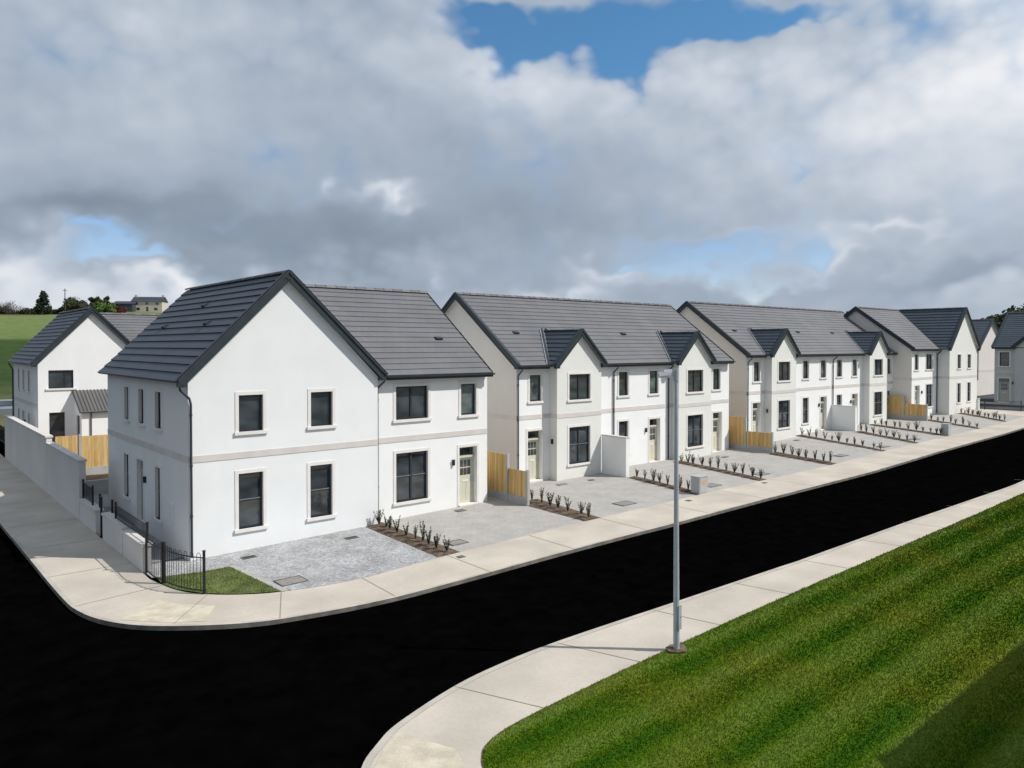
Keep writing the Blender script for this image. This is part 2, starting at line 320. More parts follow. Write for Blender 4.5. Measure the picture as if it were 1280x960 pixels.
def panel(mb, T, u0, u1, z0, z1, holes, m, rd=.13):
    us = sorted({u0, u1} | {h[0] for h in holes} | {h[1] for h in holes}); zs = sorted({z0, z1} | {h[2] for h in holes} | {h[3] for h in holes})
    for a, b in zip(us, us[1:]):
        for c, d in zip(zs, zs[1:]):
            um, zm = (a + b) / 2, (c + d) / 2
            if any(h[0] < um < h[1] and h[2] < zm < h[3] for h in holes): continue
            mb.face([(a, 0, c), (b, 0, c), (b, 0, d), (a, 0, d)], m, T=T)
    for h in holes:
        a, b, c, d = h[:4]; r = h[4] if len(h) > 4 else rd
        mb.face([(a, 0, c), (a, r, c), (a, r, d), (a, 0, d)], m, T=T); mb.face([(b, 0, c), (b, r, c), (b, r, d), (b, 0, d)], m, T=T)
        mb.face([(a, 0, d), (b, 0, d), (b, r, d), (a, r, d)], m, T=T); mb.face([(a, 0, c), (b, 0, c), (b, r, c), (a, r, c)], m, T=T)

def window(root, T, a, b, c, d, style='plain', glass=None, sm='surround_plaster', sur=True, sw=.11):
    f = MB(T); w = .055; y0, y1 = .085, .14; g = 'frame_grey'
    f.box(a, a + w, y0, y1, c, d, g); f.box(b - w, b, y0, y1, c, d, g); f.box(a + w, b - w, y0, y1, c, c + w, g); f.box(a + w, b - w, y0, y1, d - w, d, g)
    mid = (a + b) / 2; zm = c + (d - c) * .52
    if style in ('two', 'cross'): f.box(mid - .04, mid + .04, y0 - .004, y1, c + w, d - w, g)
    if style == 'cross':
        f.box(a + w, mid - .04, y0 - .002, y1, zm - .03, zm + .03, g); f.box(mid + .04, b - w, y0 - .002, y1, zm - .03, zm + .03, g)
        f.box(a + w, mid - .04, y0 - .012, y0 - .003, zm - .014, zm + .010, 'bar_grey'); f.box(mid + .04, b - w, y0 - .012, y0 - .003, zm - .014, zm + .010, 'bar_grey')
    if style == 'sash': f.box(a + w, b - w, y0 - .002, y1, zm - .03, zm + .03, g); f.box(a + w, b - w, y0 - .012, y0 - .003, zm - .014, zm + .010, 'bar_grey')
    if style == 'wide': f.box(a + (b - a) * .64, a + (b - a) * .64 + .08, y0 - .004, y1, c + w, d - w, g)
    o = f.build('window', root)
    p = MB(T); p.face([(a + .02, .118, c + .02), (b - .02, .118, c + .02), (b - .02, .118, d - .02), (a + .02, .118, d - .02)], glass or 'glass'); p.build('pane', o)
    if sur:
        s = MB(T)
        s.box(a - sw, a, -.018, .004, c, d, sm); s.box(b, b + sw, -.018, .004, c, d, sm); s.box(a - sw, b + sw, -.018, .004, d, d + sw, sm)
        s.build('surround', o)
    l = MB(T); l.box(a - sw - .03, b + sw + .03, -.065, .085, c - .10, c, sm); l.build('sill', o)
    return o
def door(root, T, a, b, c, d, m='sage_door', rd=.24, sm='surround_plaster'):
    f = MB(T); zl = c + (d - c) * .84; y = rd - .05
    f.box(a + .03, b - .03, y, rd, c + .02, zl - .07, m)
    f.box(a, a + .03, y - .02, rd, c, d, m); f.box(b - .03, b, y - .02, rd, c, d, m); f.box(a + .03, b - .03, y - .025, rd, d - .05, d, m)
    for (u0, u1, z0, z1) in ((.12, .46, .08, .44), (.54, .88, .08, .44)):
        W = b - a; H = zl - c; f.box(a + u0 * W, a + u1 * W, y - .008, y, c + z0 * H, c + z1 * H, m)
    o = f.build('door', root)
    h = MB(T); h.box(a + .002, b - .002, y - .075, rd, zl - .07, zl, m); h.build('door_hood', o)
    t = MB(T); t.face([(a + .03, rd - .02, zl), (b - .03, rd - .02, zl), (b - .03, rd - .02, d - .05), (a + .03, rd - .02, d - .05)], 'glass'); t.build('transom_window', o)
    p = MB(T); W = b - a
    for i in range(3):
        for j in range(2):
            u = a + W * (.2 + i * .205); z = c + (zl - c) * (.60 + j * .165); p.face([(u, y - .004, z), (u + W * .185, y - .004, z), (u + W * .185, y - .004, z + .27), (u, y - .004, z + .27)], 'glass')
    p.build('pane', o)
    q = MB(T); q.box(a + W * .34, a + W * .66, y - .015, y - .002, c + (zl - c) * .46, c + (zl - c) * .495, 'white_plastic'); q.build('letterbox', o)
    k = MB(T); k.box(a + W * .86, a + W * .89, y - .045, y - .002, c + .86, c + 1.02, 'galvanised'); k.build('handle', o)
    s = MB(T); s.box(a - .1, a, -.018, .004, c, d, sm); s.box(b, b + .1, -.018, .004, c, d, sm); s.box(a - .1, b + .1, -.018, .004, d, d + .11, sm); s.build('surround', o)
    st = MB(T); st.box(a - .02, b + .02, -.06, rd, c - .2, c + .02, 'surround_plaster'); st.build('doorstep', o)
    return o
def wall_light(root, T, u, z):
    l = MB(T); l.box(u - .035, u + .035, -.09, 0, z, z + .2, 'black_metal'); l.box(u - .05, u + .05, -.11, -.002, z + .2, z + .215, 'black_metal'); l.build('wall_light', root)

def slope(mb, LL, LR, UR, UL, n, m, lift=.023):
    LL, LR, UR, UL = map(Vector, (LL, LR, UR, UL))
    nrm = (LR - LL).cross(UL - LL).normalized()
    if nrm.z < 0: nrm = -nrm
    du = (LR - LL).normalized()
    for i in range(n):
        a, b = i / n, (i + 1) / n
        p0 = LL.lerp(UL, a); p1 = LR.lerp(UR, a); p2 = LR.lerp(UR, b); p3 = LL.lerp(UL, b)
        q0, q1 = p0 + nrm * lift, p1 + nrm * lift
        uv = [((p - LL).dot(du) + .0 , i + t) for p, t in ((p0, .02), (p1, .02), (p2, .98), (p3, .98))]
        mb.face([q0, q1, p2, p3], m, uv, T=None); mb.face([p0, p1, q1, q0], m, [(0, i + .5)] * 4, T=None)
    # underside and side edges
    t = nrm * .05
    mb.face([LL - t, LR - t, UR - t, UL - t], m, [(0, .5)] * 4, T=None)
    for A, B in ((LL, LR), (LR, UR), (UR, UL), (UL, LL)): mb.face([A, B, B - t, A - t], m, [(0, .5)] * 4, T=None)

def rake(mb, A, B, out, h, th, m):
    """board along A-B (top edge), hanging h down perpendicular in its vertical plane, thickness th towards out"""
    A, B, out = Vector(A), Vector(B), Vector(out)
    d = (B - A).normalized(); dn = out.cross(d).normalized()
    if dn.z > 0: dn = -dn
    p = [A, B, B + dn * h, A + dn * h]
    mb.hexa([*p, *[q + out * th for q in p]], m)

def gable_trim(root, T, ul, ur, zf, uc, zr, over, ends=True, soffit='soffit', foot=.22):
    """barge boards, verge caps, soffits and box ends of a gable whose roof slopes from (ul, zf) and (ur, zf) up to (uc, zr)."""
    for k, (u, s) in enumerate(((ul, 1), (ur, -1))):
        if u is None: continue
        b = MB(); A = Vector(T(u, -over, zf)); B = Vector(T(uc, -over, zr)); o = Vector(T(0, -1, 0)) - Vector(T(0, 0, 0))
        if ends: rake(b, A + Vector((0, 0, -.02)), B + Vector((0, 0, -.02)), o, .20, .03, 'fascia')
        # moulded lower bead and verge cap
        d = (B - A).normalized(); dn = o.cross(d).normalized(); dn = -dn if dn.z > 0 else dn
        if ends: rake(b, A + dn * .165 + o * .031, B + dn * .165 + o * .031, o, .045, .018, 'fascia')
        if not ends:
            rake(b, A - dn * .035 + o * .0, B - dn * .035 + o * .0, o, .07, .012, 'fascia'); b.build('verge_cap', root); continue
        rake(b, A - dn * .055 + o * .034, B - dn * .055 + o * .034, o, .075, .035, 'fascia')
        c = [A - dn * .055 - o * .10, B - dn * .055 - o * .10, B - dn * .057 + o * .069, A - dn * .057 + o * .069]
        b.face(c, 'fascia'); b.face([p - dn * .02 for p in c], 'fascia'); b.face([c[0], c[1], c[1] - dn * .02, c[0] - dn * .02], 'fascia')
        if ends: # box end
            Tb = MB(T); u1 = u + s * foot * 1.15
            b2 = [(u, -over - .026, zf - .17), (u1, -over - .026, zf - .17), (u1, 0, zf - .17), (u, 0, zf - .17), (u, -over - .026, zf + .0), (u1, -over - .026, zf + .16), (u1, 0, zf + .16), (u, 0, zf + .0)]
            for q in ((0, 3, 2, 1), (4, 5, 6, 7), (0, 1, 5, 4), (1, 2, 6, 5), (2, 3, 7, 6), (3, 0, 4, 7)): b.face([T(*b2[i]) for i in q], 'fascia')
        if k == 0 and ends:
            w_ = .17; sl = (zr - zf) / max(.1, abs(uc - u)); yy = -over - .034
            b.face([T(uc, yy, zr + .06), T(uc + w_, yy, zr + .06 - w_ * sl), T(uc + w_, yy, zr - .16 - w_ * sl), T(uc, yy, zr - .25), T(uc - w_, yy, zr - .16 - w_ * sl), T(uc - w_, yy, zr + .06 - w_ * sl)], 'fascia')
        b.build('bargeboard' if ends else 'verge_cap', root)
        if not ends: continue
        so = MB(); i0 = A + dn * .16 + o * -.0; i1 = B + dn * .16
        so.face([i0, i1, i1 - o * (over - .002), i0 - o * (over - .002)], soffit); so.build('soffit', root)

def gutter(root, x0, x1, y, z):
    g = MB(); n = 6; r = .062
    for i in range(n):
        a0, a1 = PI + PI * i / n, PI + PI * (i + 1) / n
        for rr in (r, r - .008):
            g.face([(x0, y + math.cos(a0) * rr, z + math.sin(a0) * rr), (x1, y + math.cos(a0) * rr, z + math.sin(a0) * rr), (x1, y + math.cos(a1) * rr, z + math.sin(a1) * rr), (x0, y + math.cos(a1) * rr, z + math.sin(a1) * rr)], 'fascia')
        for x in (x0, x1): g.face([(x, y, z), (x, y + math.cos(a0) * r, z + math.sin(a0) * r), (x, y + math.cos(a1) * r, z + math.sin(a1) * r)], 'fascia')
    g.build('gutter', root)
    f = MB(); f.box(x0 + .01, x1 - .01, y + r + .002, y + r + .025, z - .14, z + .05, 'fascia'); f.build('fascia', root)
def downpipe(root, x, y, ztop, zbot, yg=-.26, dx=0):
    p = MB(); p.tube([(x + dx, y + yg, ztop), (x + dx, y + yg, ztop - .12), (x, y - .06, ztop - .36), (x, y - .06, ztop - .5), (x, y - .06, zbot)], .036, 'pipe', 8)
    z = ztop - .8
    while z > zbot + .3:
        p.tube([(x, y - .06, z), (x, y - .06, z + .06)], .045, 'pipe', 8); z -= 1.55
    o = p.build('downpipe', root, smooth=True)
def ridge(root, A, B, r=.11, name='ridge_tiles', m='roof_tile'):
    A, B = Vector(A), Vector(B); L = (B - A).length; d = (B - A) / L; a = Vector((-d.y, d.x, 0)); n = max(1, int(L / .42)); mb = MB()
    for i in range(n):
        s0 = A + d * (L * i / n); s1 = A + d * (L * (i + 1) / n - .012)
        for k in range(4):
            t0, t1 = R(-10 + 50 * k), R(-10 + 50 * (k + 1)); o0 = a * math.cos(t0) * r + Vector((0, 0, math.sin(t0) * r * .75)); o1 = a * math.cos(t1) * r + Vector((0, 0, math.sin(t1) * r * .75))
            mb.face([s0 + o0, s1 + o0, s1 + o1, s0 + o1], m, [(0, i + .5)] * 4)
        q = [(s0 + a * math.cos(R(-10 + 50 * k)) * r * 1.08 + Vector((0, 0, math.sin(R(-10 + 50 * k)) * r * .85))) for k in range(5)]
        for k in range(4): mb.face([q[k], q[k + 1], q[k + 1] + d * .05, q[k] + d * .05], m, [(0, i + .5)] * 4)
    mb.build(name, root)
def roof_vent(root, x, y, z, tilt):
    v = MB(); w, h = .30, .20; c, s = math.cos(tilt), math.sin(tilt)
    P = lambda u, q, t: (x + u, y + q * c - t * s, z + q * s + t * c)
    v.hexa([P(-w / 2, 0, .04), P(w / 2, 0, .04), P(w / 2, h, .01), P(-w / 2, h, .01), P(-w / 2, 0, .10), P(w / 2, 0, .10), P(w / 2, h, .045), P(-w / 2, h, .045)], 'roof_tile_navy_shade')
    v.build('roof_vent', root)

EZ = 5.22  # tile line at eaves
OV = .28
def main_roof(root, x0, x1, depth, zr=8.60, n=17, yoff=0., xl_ridge=None, ybase=None, mat_='roof_tile', xl=None):
    """front slope (optionally cut by a valley on the left), rear slope, ridge"""
    yc = yoff + depth / 2; y0 = yoff - OV; y1 = yoff + depth + OV
    r = MB()
    slope(r, (x0, y0, EZ), (x1, y0, EZ), (x1, yc, zr), (xl_ridge if xl_ridge is not None else x0, yc, zr), n, mat_)
    slope(r, (x1, y1, EZ), (x0, y1, EZ), (xl_ridge if xl_ridge is not None else x0, yc, zr), (x1, yc, zr), n, mat_)
    r.build('roof', root)
    ridge(root, ((xl_ridge if xl_ridge is not None else x0) , yc, zr + .01), (x1, yc, zr + .01))
    return yc

def wall_block(x0, x1, y0, y1, mb, m, holes_front=(), holes_left=(), gable_left=None, mleft=None, zr=None, back=True, right=True, left=True, ztop=5.2, rd=.13):
    panel(mb, TF(x0, y0), 0, x1 - x0, -.6, ztop, list(holes_front), m, rd)
    if left: panel(mb, TL(x0, y0), 0, y1 - y0, -.6, ztop, list(holes_left), mleft or m, rd)
    if right: mb.face([(x1, y0, -.6), (x1, y1, -.6), (x1, y1, ztop), (x1, y0, ztop)], mleft or m)
    if back: mb.face([(x0, y1, -.6), (x1, y1, -.6), (x1, y1, ztop), (x0, y1, ztop)], m)

def band(root, T, u0, u1, skip=()):
    b = MB(T); b.box(u0, u1, -.016, .004, 2.80, 3.0, 'band_plaster'); b.build('string_course', root)

# ------------------------------------------------------------------ terrace with gabled bays
def terrace(label, loc, L, bays, uppers, grounds, doors, pipes, lights, vents, depth=8.62, shade='glass_pale', group='white terraces with dark gabled bays'):
    root = thing('terrace_building', label, 'terrace', loc, group=group)
    w = MB(); RD = .24
    hf = [(a, b, 3.6, 4.78) for a, b, g in uppers] + [(a, b, c, 2.3) for a, b, c, s in grounds] + [(a, b, 0.0, 2.27, RD) for a, b, m in doors]
    wall_block(0, L, 0, depth, w, 'white_render', hf, mleft='bounce_beige_render', left=False)
    panel(w, TL(0, 0), 0, depth, -.6, 5.2, [], 'bounce_beige_render')
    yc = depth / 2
    for x in (0, L): w.face([(x, 0, 5.2), (x, depth, 5.2), (x, yc, 8.5)], 'bounce_beige_render')
    w.build('wall', root)
    for a, b, g in uppers: window(root, TF(0, 0), a, b, 3.6, 4.78, 'plain', g)
    for a, b, c, s in grounds: window(root, TF(0, 0), a, b, c, 2.3, s)
    for a, b, m in doors: door(root, TF(0, 0), a, b, 0, 2.27, m, RD)
    segs = [0.0]
    for x, wd in bays: segs += [x, x + wd]
    segs.append(L)
    for i in range(0, len(segs), 2): band(root, TF(0, 0), segs[i], segs[i + 1])
    bl = MB(TL(0, 0)); bl.box(.002, 5.6, -.016, .004, 2.80, 3.0, 'band_plaster'); bl.build('string_course', root)
    main_roof(root, -.17, L + .05, depth)
    # left gable trim
    gable_trim(root, TL(0, 0), -OV - .02, depth + OV, EZ + .02, yc, 8.62, .15)
    gable_trim(root, lambda u, d, z: (L - d, u, z), -OV - .02, depth + OV, EZ + .02, yc, 8.62, .04, ends=False)
    # bays
    P = .5; ZR = 6.82; bu = lambda q: None
    tan = (8.60 - EZ) / (yc + OV)
    edges = [-.10]
    for x, wd in bays:
        bw = MB(); a, b = x, x + wd; c0 = (a + b) / 2 - .70; c1 = (a + b) / 2 + .70
        panel(bw, TF(a, -P), 0, wd, -.6, 5.2, [(c0 - a, c1 - a, 3.6, 4.78), (c0 - a, c1 - a, .62, 2.33)], 'warm_render')
        panel(bw, TL(a, -P), 0, P, -.6, 5.2, [], 'warm_render')
        bw.face([(b, -P, -.6), (b, 0, -.6), (b, 0, 5.2), (b, -P, 5.2)], 'warm_render')
        mid = (a + b) / 2; bw.face([(a, -P, 5.2), (b, -P, 5.2), (mid, -P, 6.70)], 'warm_render')
        bo = bw.build('bay', root)
        window(root, TF(0, -P), c0, c1, 3.6, 4.78, 'two'); window(root, TF(0, -P), c0, c1, .62, 2.33, 'cross')
        bb = MB(TF(0, -P)); bb.box(a - .016, b + .016, -.016, .004, 2.80, 3.0, 'band_plaster'); bb.box(a - .016, a + .002, .004, P - .004, 2.80, 3.0, 'band_plaster'); bb.build('string_course', bo)
        yf = -P - .13; hw = wd / 2 + .2
        yr = -OV + (ZR - EZ) / tan; ye = -OV + .0
        r = MB()
        slope(r, (mid - hw, ye + .02, EZ + .02), (mid - hw, yf, EZ), (mid, yf, ZR), (mid, yr, ZR), 8, 'roof_tile_navy_shade', .028)
        slope(r, (mid + hw, yf, EZ), (mid + hw, ye + .02, EZ + .02), (mid, yr, ZR), (mid, yf, ZR), 8, 'roof_tile_navy_shade', .028)
        ro = r.build('bay_roof', bo)
        ridge(bo, (mid, yf + .02, ZR), (mid, yr, ZR), .08, 'ridge_tiles', 'roof_tile_navy_shade')
        v = MB()
        for s in (-1, 1):
            A = Vector((mid + s * (hw + .10), ye - .02, EZ + .05)); B = Vector((mid + s * .10, yr + .10, ZR + .13))
            v.tube([A, B], .03, 'fascia', 5)
            A2 = A + Vector((s * .12, .02, .01)); B2 = B + Vector((s * .12, .02, .02)); v.tube([A2, B2], .018, 'galvanised', 5)
            v.face([A, B, B2, A2], 'fascia')
        v.build('valley_flashing', bo)
        gable_trim(bo, TF(0, -P), mid - hw, mid + hw, EZ + .02, mid, ZR + .02, .13)
        gl = MB()
        for s in (-1,):
            gl.tube([(mid + s * (hw + .05), yf, EZ - .02), (mid + s * (hw + .05), -.34, EZ - .02)], .05, 'fascia', 6)
        gl.build('bay_gutter', bo)
        edges += [mid - hw - .02, mid + hw + .02]
    edges.append(L + .10)
    for i in range(0, len(edges), 2): gutter(root, edges[i], edges[i + 1], -OV - .06, EZ - .02)
    for x in pipes: downpipe(root, x, 0, 5.14, .05, -.33)
    for x, z, T in lights: wall_light(root, T, x, z)
    for x, y in vents: roof_vent(root, x, y, EZ + (y + OV) * tan, math.atan(tan))
    return root

GP = 'glass_pale'
B_ = terrace('white terrace directly right of the big corner house, with two small dark gabled bays', (14.52, 1.92, .18), 16.45,
        [(2.0, 2.95), (11.0, 2.95)], [(.78, 1.50, GP), (6.78, 7.50, None), (9.18, 9.90, GP), (14.85, 15.55, None)],
        [(6.78, 7.50, .62, 'sash')], [(.66, 1.52, 'sage_door'), (9.18, 10.04, 'cream_door'), (14.85, 15.7, 'cream_door')],
        [.05, 6.35, 10.72], [(9.0 - .12, 1.62, TF(0, 0)), (-.22, 1.62, TL(2.0, 0))], [(1.44, 1.64), (9.09, 1.67)])
C_ = terrace('long white terrace in the middle of the row, with six narrow windows between its bays', (33.3, 2.2, .49), 21.2,
        [(2.0, 2.95), (15.55, 2.95)], [(.75, 1.45, GP), (6.75, 7.5, None), (9.15, 9.9, GP), (11.5, 12.25, None), (13.85, 14.6, GP), (19.8, 20.4, None)],
        [(6.75, 7.5, .62, 'sash'), (11.5, 12.25, .9, 'sash')], [(.66, 1.52, 'sage_door'), (9.15, 10.0, 'sage_door'), (13.85, 14.7, 'cream_door'), (19.75, 20.6, 'grey_door')],
        [.05, 6.1 - .75, 10.85], [(8.9, 1.62, TF(0, 0)), (13.6, 1.62, TF(0, 0)), (-.22, 1.62, TL(2.0, 0))], [(1.39, 1.71), (9.29, 1.71), (14.32, 1.70)])

# ------------------------------------------------------------------ corner house: front gable + wing
def corner_house(label, loc, GW, wing, ridge_x, dG=9.86, rec=.2, dW=8.62, zrG=8.62, mirror=False, side=True, front_up=None, front_dn=None, wing_up=(), wing_dn=(), wing_doors=(), lights=(), rear_style=False, wallm='cool_render', sidem='shade_render', vents=()):
    root = thing('corner_house', label, 'house', loc)
    gx0 = 0.0; gx1 = GW
    if mirror: gx0, gx1 = wing, wing + GW
    cx = gx0 + ridge_x
    w = MB()
    hf = [(a - gx0, b - gx0, c, d) for a, b, c, d, s in (front_up or []) + (front_dn or [])]
    ul = [(2.70, 3.33), (4.72, 5.33), (6.68, 7.24)]
    hl = []
    if side: hl = [(a, b, 3.60, 4.78) for a, b in ul] + [(2.85, 3.38, .6, 2.3), (4.83, 5.62, .1, 2.3, .2), (6.75, 7.36, .75, 2.3)]
    panel(w, TF(gx0, 0), 0, GW, -.6, 5.2, hf, wallm)
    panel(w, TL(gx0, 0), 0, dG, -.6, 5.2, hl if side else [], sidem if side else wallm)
    w.face([(gx1, 0, -.6), (gx1, dG, -.6), (gx1, dG, 5.2), (gx1, 0, 5.2)], wallm)
    w.face([(gx0, dG, -.6), (gx1, dG, -.6), (gx1, dG, 5.2), (gx0, dG, 5.2)], wallm)
    for y in (0, dG): w.face([(gx0, y, 5.2), (gx1, y, 5.2), (cx, y, zrG - .12)], wallm)
    wx0, wx1 = (gx1, gx1 + wing) if not mirror else (0.0, wing)
    y0 = rec if not mirror else .95; y1 = y0 + dW
    hw = [(a - wx0, b - wx0, 3.6, 4.8) for a, b, s, g in wing_up] + [(a - wx0, b - wx0, .6, 2.38) for a, b, s, g in wing_dn] + [(a - wx0, b - wx0, .1, 2.35, .24) for a, b, m in wing_doors]
    panel(w, TF(wx0, y0), 0, wx1 - wx0, -.6, 5.2, hw, 'white_render')
    xe = wx1 if not mirror else wx0
    me = 'white_render' if not mirror else 'bounce_beige_render'
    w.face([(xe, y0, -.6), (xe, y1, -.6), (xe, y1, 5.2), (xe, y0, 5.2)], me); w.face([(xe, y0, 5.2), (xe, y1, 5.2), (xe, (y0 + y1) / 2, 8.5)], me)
    w.face([(wx0, y1, -.6), (wx1, y1, -.6), (wx1, y1, 5.2), (wx0, y1, 5.2)], 'white_render')
    w.build('wall', root)
    for a, b, c, d, s in (front_up or []) + (front_dn or []): window(root, TF(0, 0), a, b, c, d, s, sur=not rear_style)
    if side:
        for a, b in ul: window(root, TL(gx0, 0), a, b, 3.60, 4.78, 'plain', 'glass' if a > 3 else GP, sm='surround_plaster')
        window(root, TL(gx0, 0), 2.85, 3.38, .6, 2.3, 'sash'); window(root, TL(gx0, 0), 6.75, 7.36, .75, 2.3, 'sash')
        door(root, TL(gx0, 0), 4.83, 5.62, .1, 2.3, 'grey_door', .2); wall_light(root, TL(gx0, 0), 4.52, 1.6)
        mb = MB(TL(gx0, 0)); mb.box(1.45, 1.8, -.03, .0, .75, 1.35, 'surround_plaster'); mb.build('meter_box', root)
    for a, b, s, g in wing_up: window(root, TF(0, y0), a, b, 3.6, 4.8, s, g)
    for a, b, s, g in wing_dn: window(root, TF(0, y0), a, b, .6, 2.38, s, g)
    for a, b, m in wing_doors: door(root, TF(0, y0), a, b, .1, 2.35, m, .24)
    for u, z in lights: wall_light(root, TF(0, y0), u, z)
    # roofs
    hwL = .32
    r = MB(); n = 14
    if not mirror: rm = 'roof_tile_navy_shade'
    else: rm = 'roof_tile_navy_shade'
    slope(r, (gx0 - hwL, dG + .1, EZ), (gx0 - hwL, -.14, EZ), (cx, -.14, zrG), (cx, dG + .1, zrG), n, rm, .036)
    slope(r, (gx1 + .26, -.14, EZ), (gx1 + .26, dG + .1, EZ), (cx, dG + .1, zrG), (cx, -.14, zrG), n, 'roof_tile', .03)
    r.build('roof', root)
    ridge(root, (cx, -.13, zrG + .01), (cx, dG + .1, zrG + .01), .11)
    yc = (y0 + y1) / 2; zr = min(8.60, zrG - .12 if rear_style else 9)
    r = MB()
    if not mirror:
        xa = gx1 + .26; xr = cx + .05
        slope(r, (xa - .12, y0 - OV, EZ), (wx1 + .05, y0 - OV, EZ), (wx1 + .05, yc, zr), (xr, yc, zr), 17, 'roof_tile')
        slope(r, (wx1 + .05, y1 + OV, EZ), (xa - .12, y1 + OV, EZ), (xr, yc, zr), (wx1 + .05, yc, zr), 17, 'roof_tile')
        ridge(root, (xr, yc, zr + .01), (wx1 + .05, yc, zr + .01))
        gable_trim(root, lambda u, d, z: (wx1 - d, u, z), y0 - OV, y1 + OV, EZ + .02, yc, zr + .02, .04, ends=False)
        gutter(root, gx1 + .28, wx1 + .10, y0 - OV - .06, EZ - .02)
        downpipe(root, gx1 + .07, y0, 5.14, 0, -.33, .12)
    else:
        xr = cx - .05
        slope(r, (-.17, y0 - OV, EZ), (gx0 - .2, y0 - OV, EZ), (xr, yc, zr), (-.17, yc, zr), 17, 'roof_tile')
        slope(r, (gx0 - .2, y1 + OV, EZ), (-.17, y1 + OV, EZ), (-.17, yc, zr), (xr, yc, zr), 17, 'roof_tile')
        ridge(root, (-.17, yc, zr + .01), (xr, yc, zr + .01))
        gable_trim(root, TL(0, 0), y0 - OV, y1 + OV, EZ + .02, yc, zr + .02, .15)
        gutter(root, -.1, gx0 - .34, y0 - OV - .06, EZ - .02)
        downpipe(root, gx0 - .10, y0, 5.14, 0, -.33)
        downpipe(root, gx1 + .08, .12, 5.14, 0, -.1)
        bl = MB(TL(0, 0)); bl.box(y0 + .002, 5.6, -.016, .004, 2.80, 3.0, 'band_plaster'); bl.build('string_course', root)
    r.build('wing_roof', root)
    gable_trim(root, TF(0, 0), gx0 - hwL, gx1 + .26, EZ + .02, cx, zrG + .02, .14)
    if not rear_style: band(root, TF(0, 0), gx0 - .016, gx1)
    band(root, TF(0, y0), wx0, wx1)
    b = MB(TL(gx0, 0)); b.box(.006, dG if not mirror else y0, -.016, .004, 2.80, 3.0, 'band_plaster'); b.build('string_course', root)
    if not mirror:
        p = MB(); x = gx0
        if rear_style: p.tube([(x - .26, dG, 5.12), (x - .06, dG - .1, 4.7), (x - .06, dG - .1, 0)], .045, 'pipe', 8)
        else: p.tube([(x - .24, -.06, 5.12), (x - .24, -.06, 4.98), (x + .02, -.07, 4.72), (x + .06, -.07, 4.55), (x + .06, -.07, .0)], .036, 'pipe', 8)
        for z in (4.2, 2.7, 1.2) if not rear_style else (): p.tube([(x + .06, -.07, z), (x + .06, -.07, z + .06)], .045, 'pipe', 8)
        p.build('downpipe', root, smooth=True)
        for (yy, tt) in vents:
            v = MB(); tan = (zrG - EZ) / (cx - gx0 + hwL); th = math.atan(tan); c, s = math.cos(th), math.sin(th); X0 = gx0 - hwL + tt * (cx - gx0 + hwL); Z0 = EZ + (X0 - gx0 + hwL) * tan
            Pp = lambda u, q, t: (X0 + q * c - t * s, yy + u, Z0 + q * s + t * c)
            v.hexa([Pp(-.15, 0, .03), Pp(.15, 0, .03), Pp(.15, .2, .02), Pp(-.15, .2, .02), Pp(-.15, 0, .11), Pp(.15, 0, .11), Pp(.15, .2, .06), Pp(-.15, .2, .06)], 'roof_tile_navy_shade'); v.build('roof_vent', root)
    return root

A_ = corner_house('large white house nearest the camera, tall front gable on the street corner', (0, 0, 0), 6.40, 5.08, 3.08,
    front_up=[(1.50, 2.27, 3.62, 4.75, 'plain'), (3.88, 4.66, 3.62, 4.75, 'plain')],
    front_dn=[(1.48, 2.26, .60, 2.32, 'sash'), (3.85, 4.64, .60, 2.32, 'sash')],
    wing_up=[(7.26, 8.66, 'two', None), (10.18, 10.92, 'plain', GP)], wing_dn=[(7.26, 8.64, 'cross', None)], wing_doors=[(10.10, 10.95, 'sage_door')],
    lights=[(9.8, 1.70)], vents=[(5.02, .72), (2.66, .51), (7.24, .50)])
roof_vent(A_, 10.2, 1.65, EZ + (1.65 - .2 + OV) * (8.6 - EZ) / (4.31 + OV), math.atan((8.6 - EZ) / (4.31 + OV)))
D_ = corner_house('white house at the far end of the row, steep dark gable with four slim windows', (54.1, -.15, .80), 6.3, 5.0, 3.15, mirror=True, side=False,
    front_up=[(6.72, 7.45, 3.62, 4.75, 'plain'), (9.0, 9.75, 3.62, 4.75, 'plain')], front_dn=[(6.72, 7.45, .80, 2.38, 'sash'), (9.0, 9.75, .80, 2.38, 'sash')],
    wing_up=[(.55, 1.25, 'plain', None), (2.75, 4.05, 'two', None)], wing_dn=[(2.8, 4.1, 'cross', None)], wing_doors=[(.66, 1.5, 'sage_door')], lights=[(1.9, 1.7)], wallm='warm_render')
G_ = corner_house('white house behind the garden fence at left, plain gable with one wide upper window', (-.12, 25.3, .05), 5.5, 7.0, 2.65, dG=9.2, rec=.6, dW=8.4, zrG=8.38,
    front_up=[(.50, 1.72, 3.85, 4.86, 'wide')], front_dn=[(.52, 1.28, .15, 2.5, 'plain')], rear_style=True, wallm='white_render')
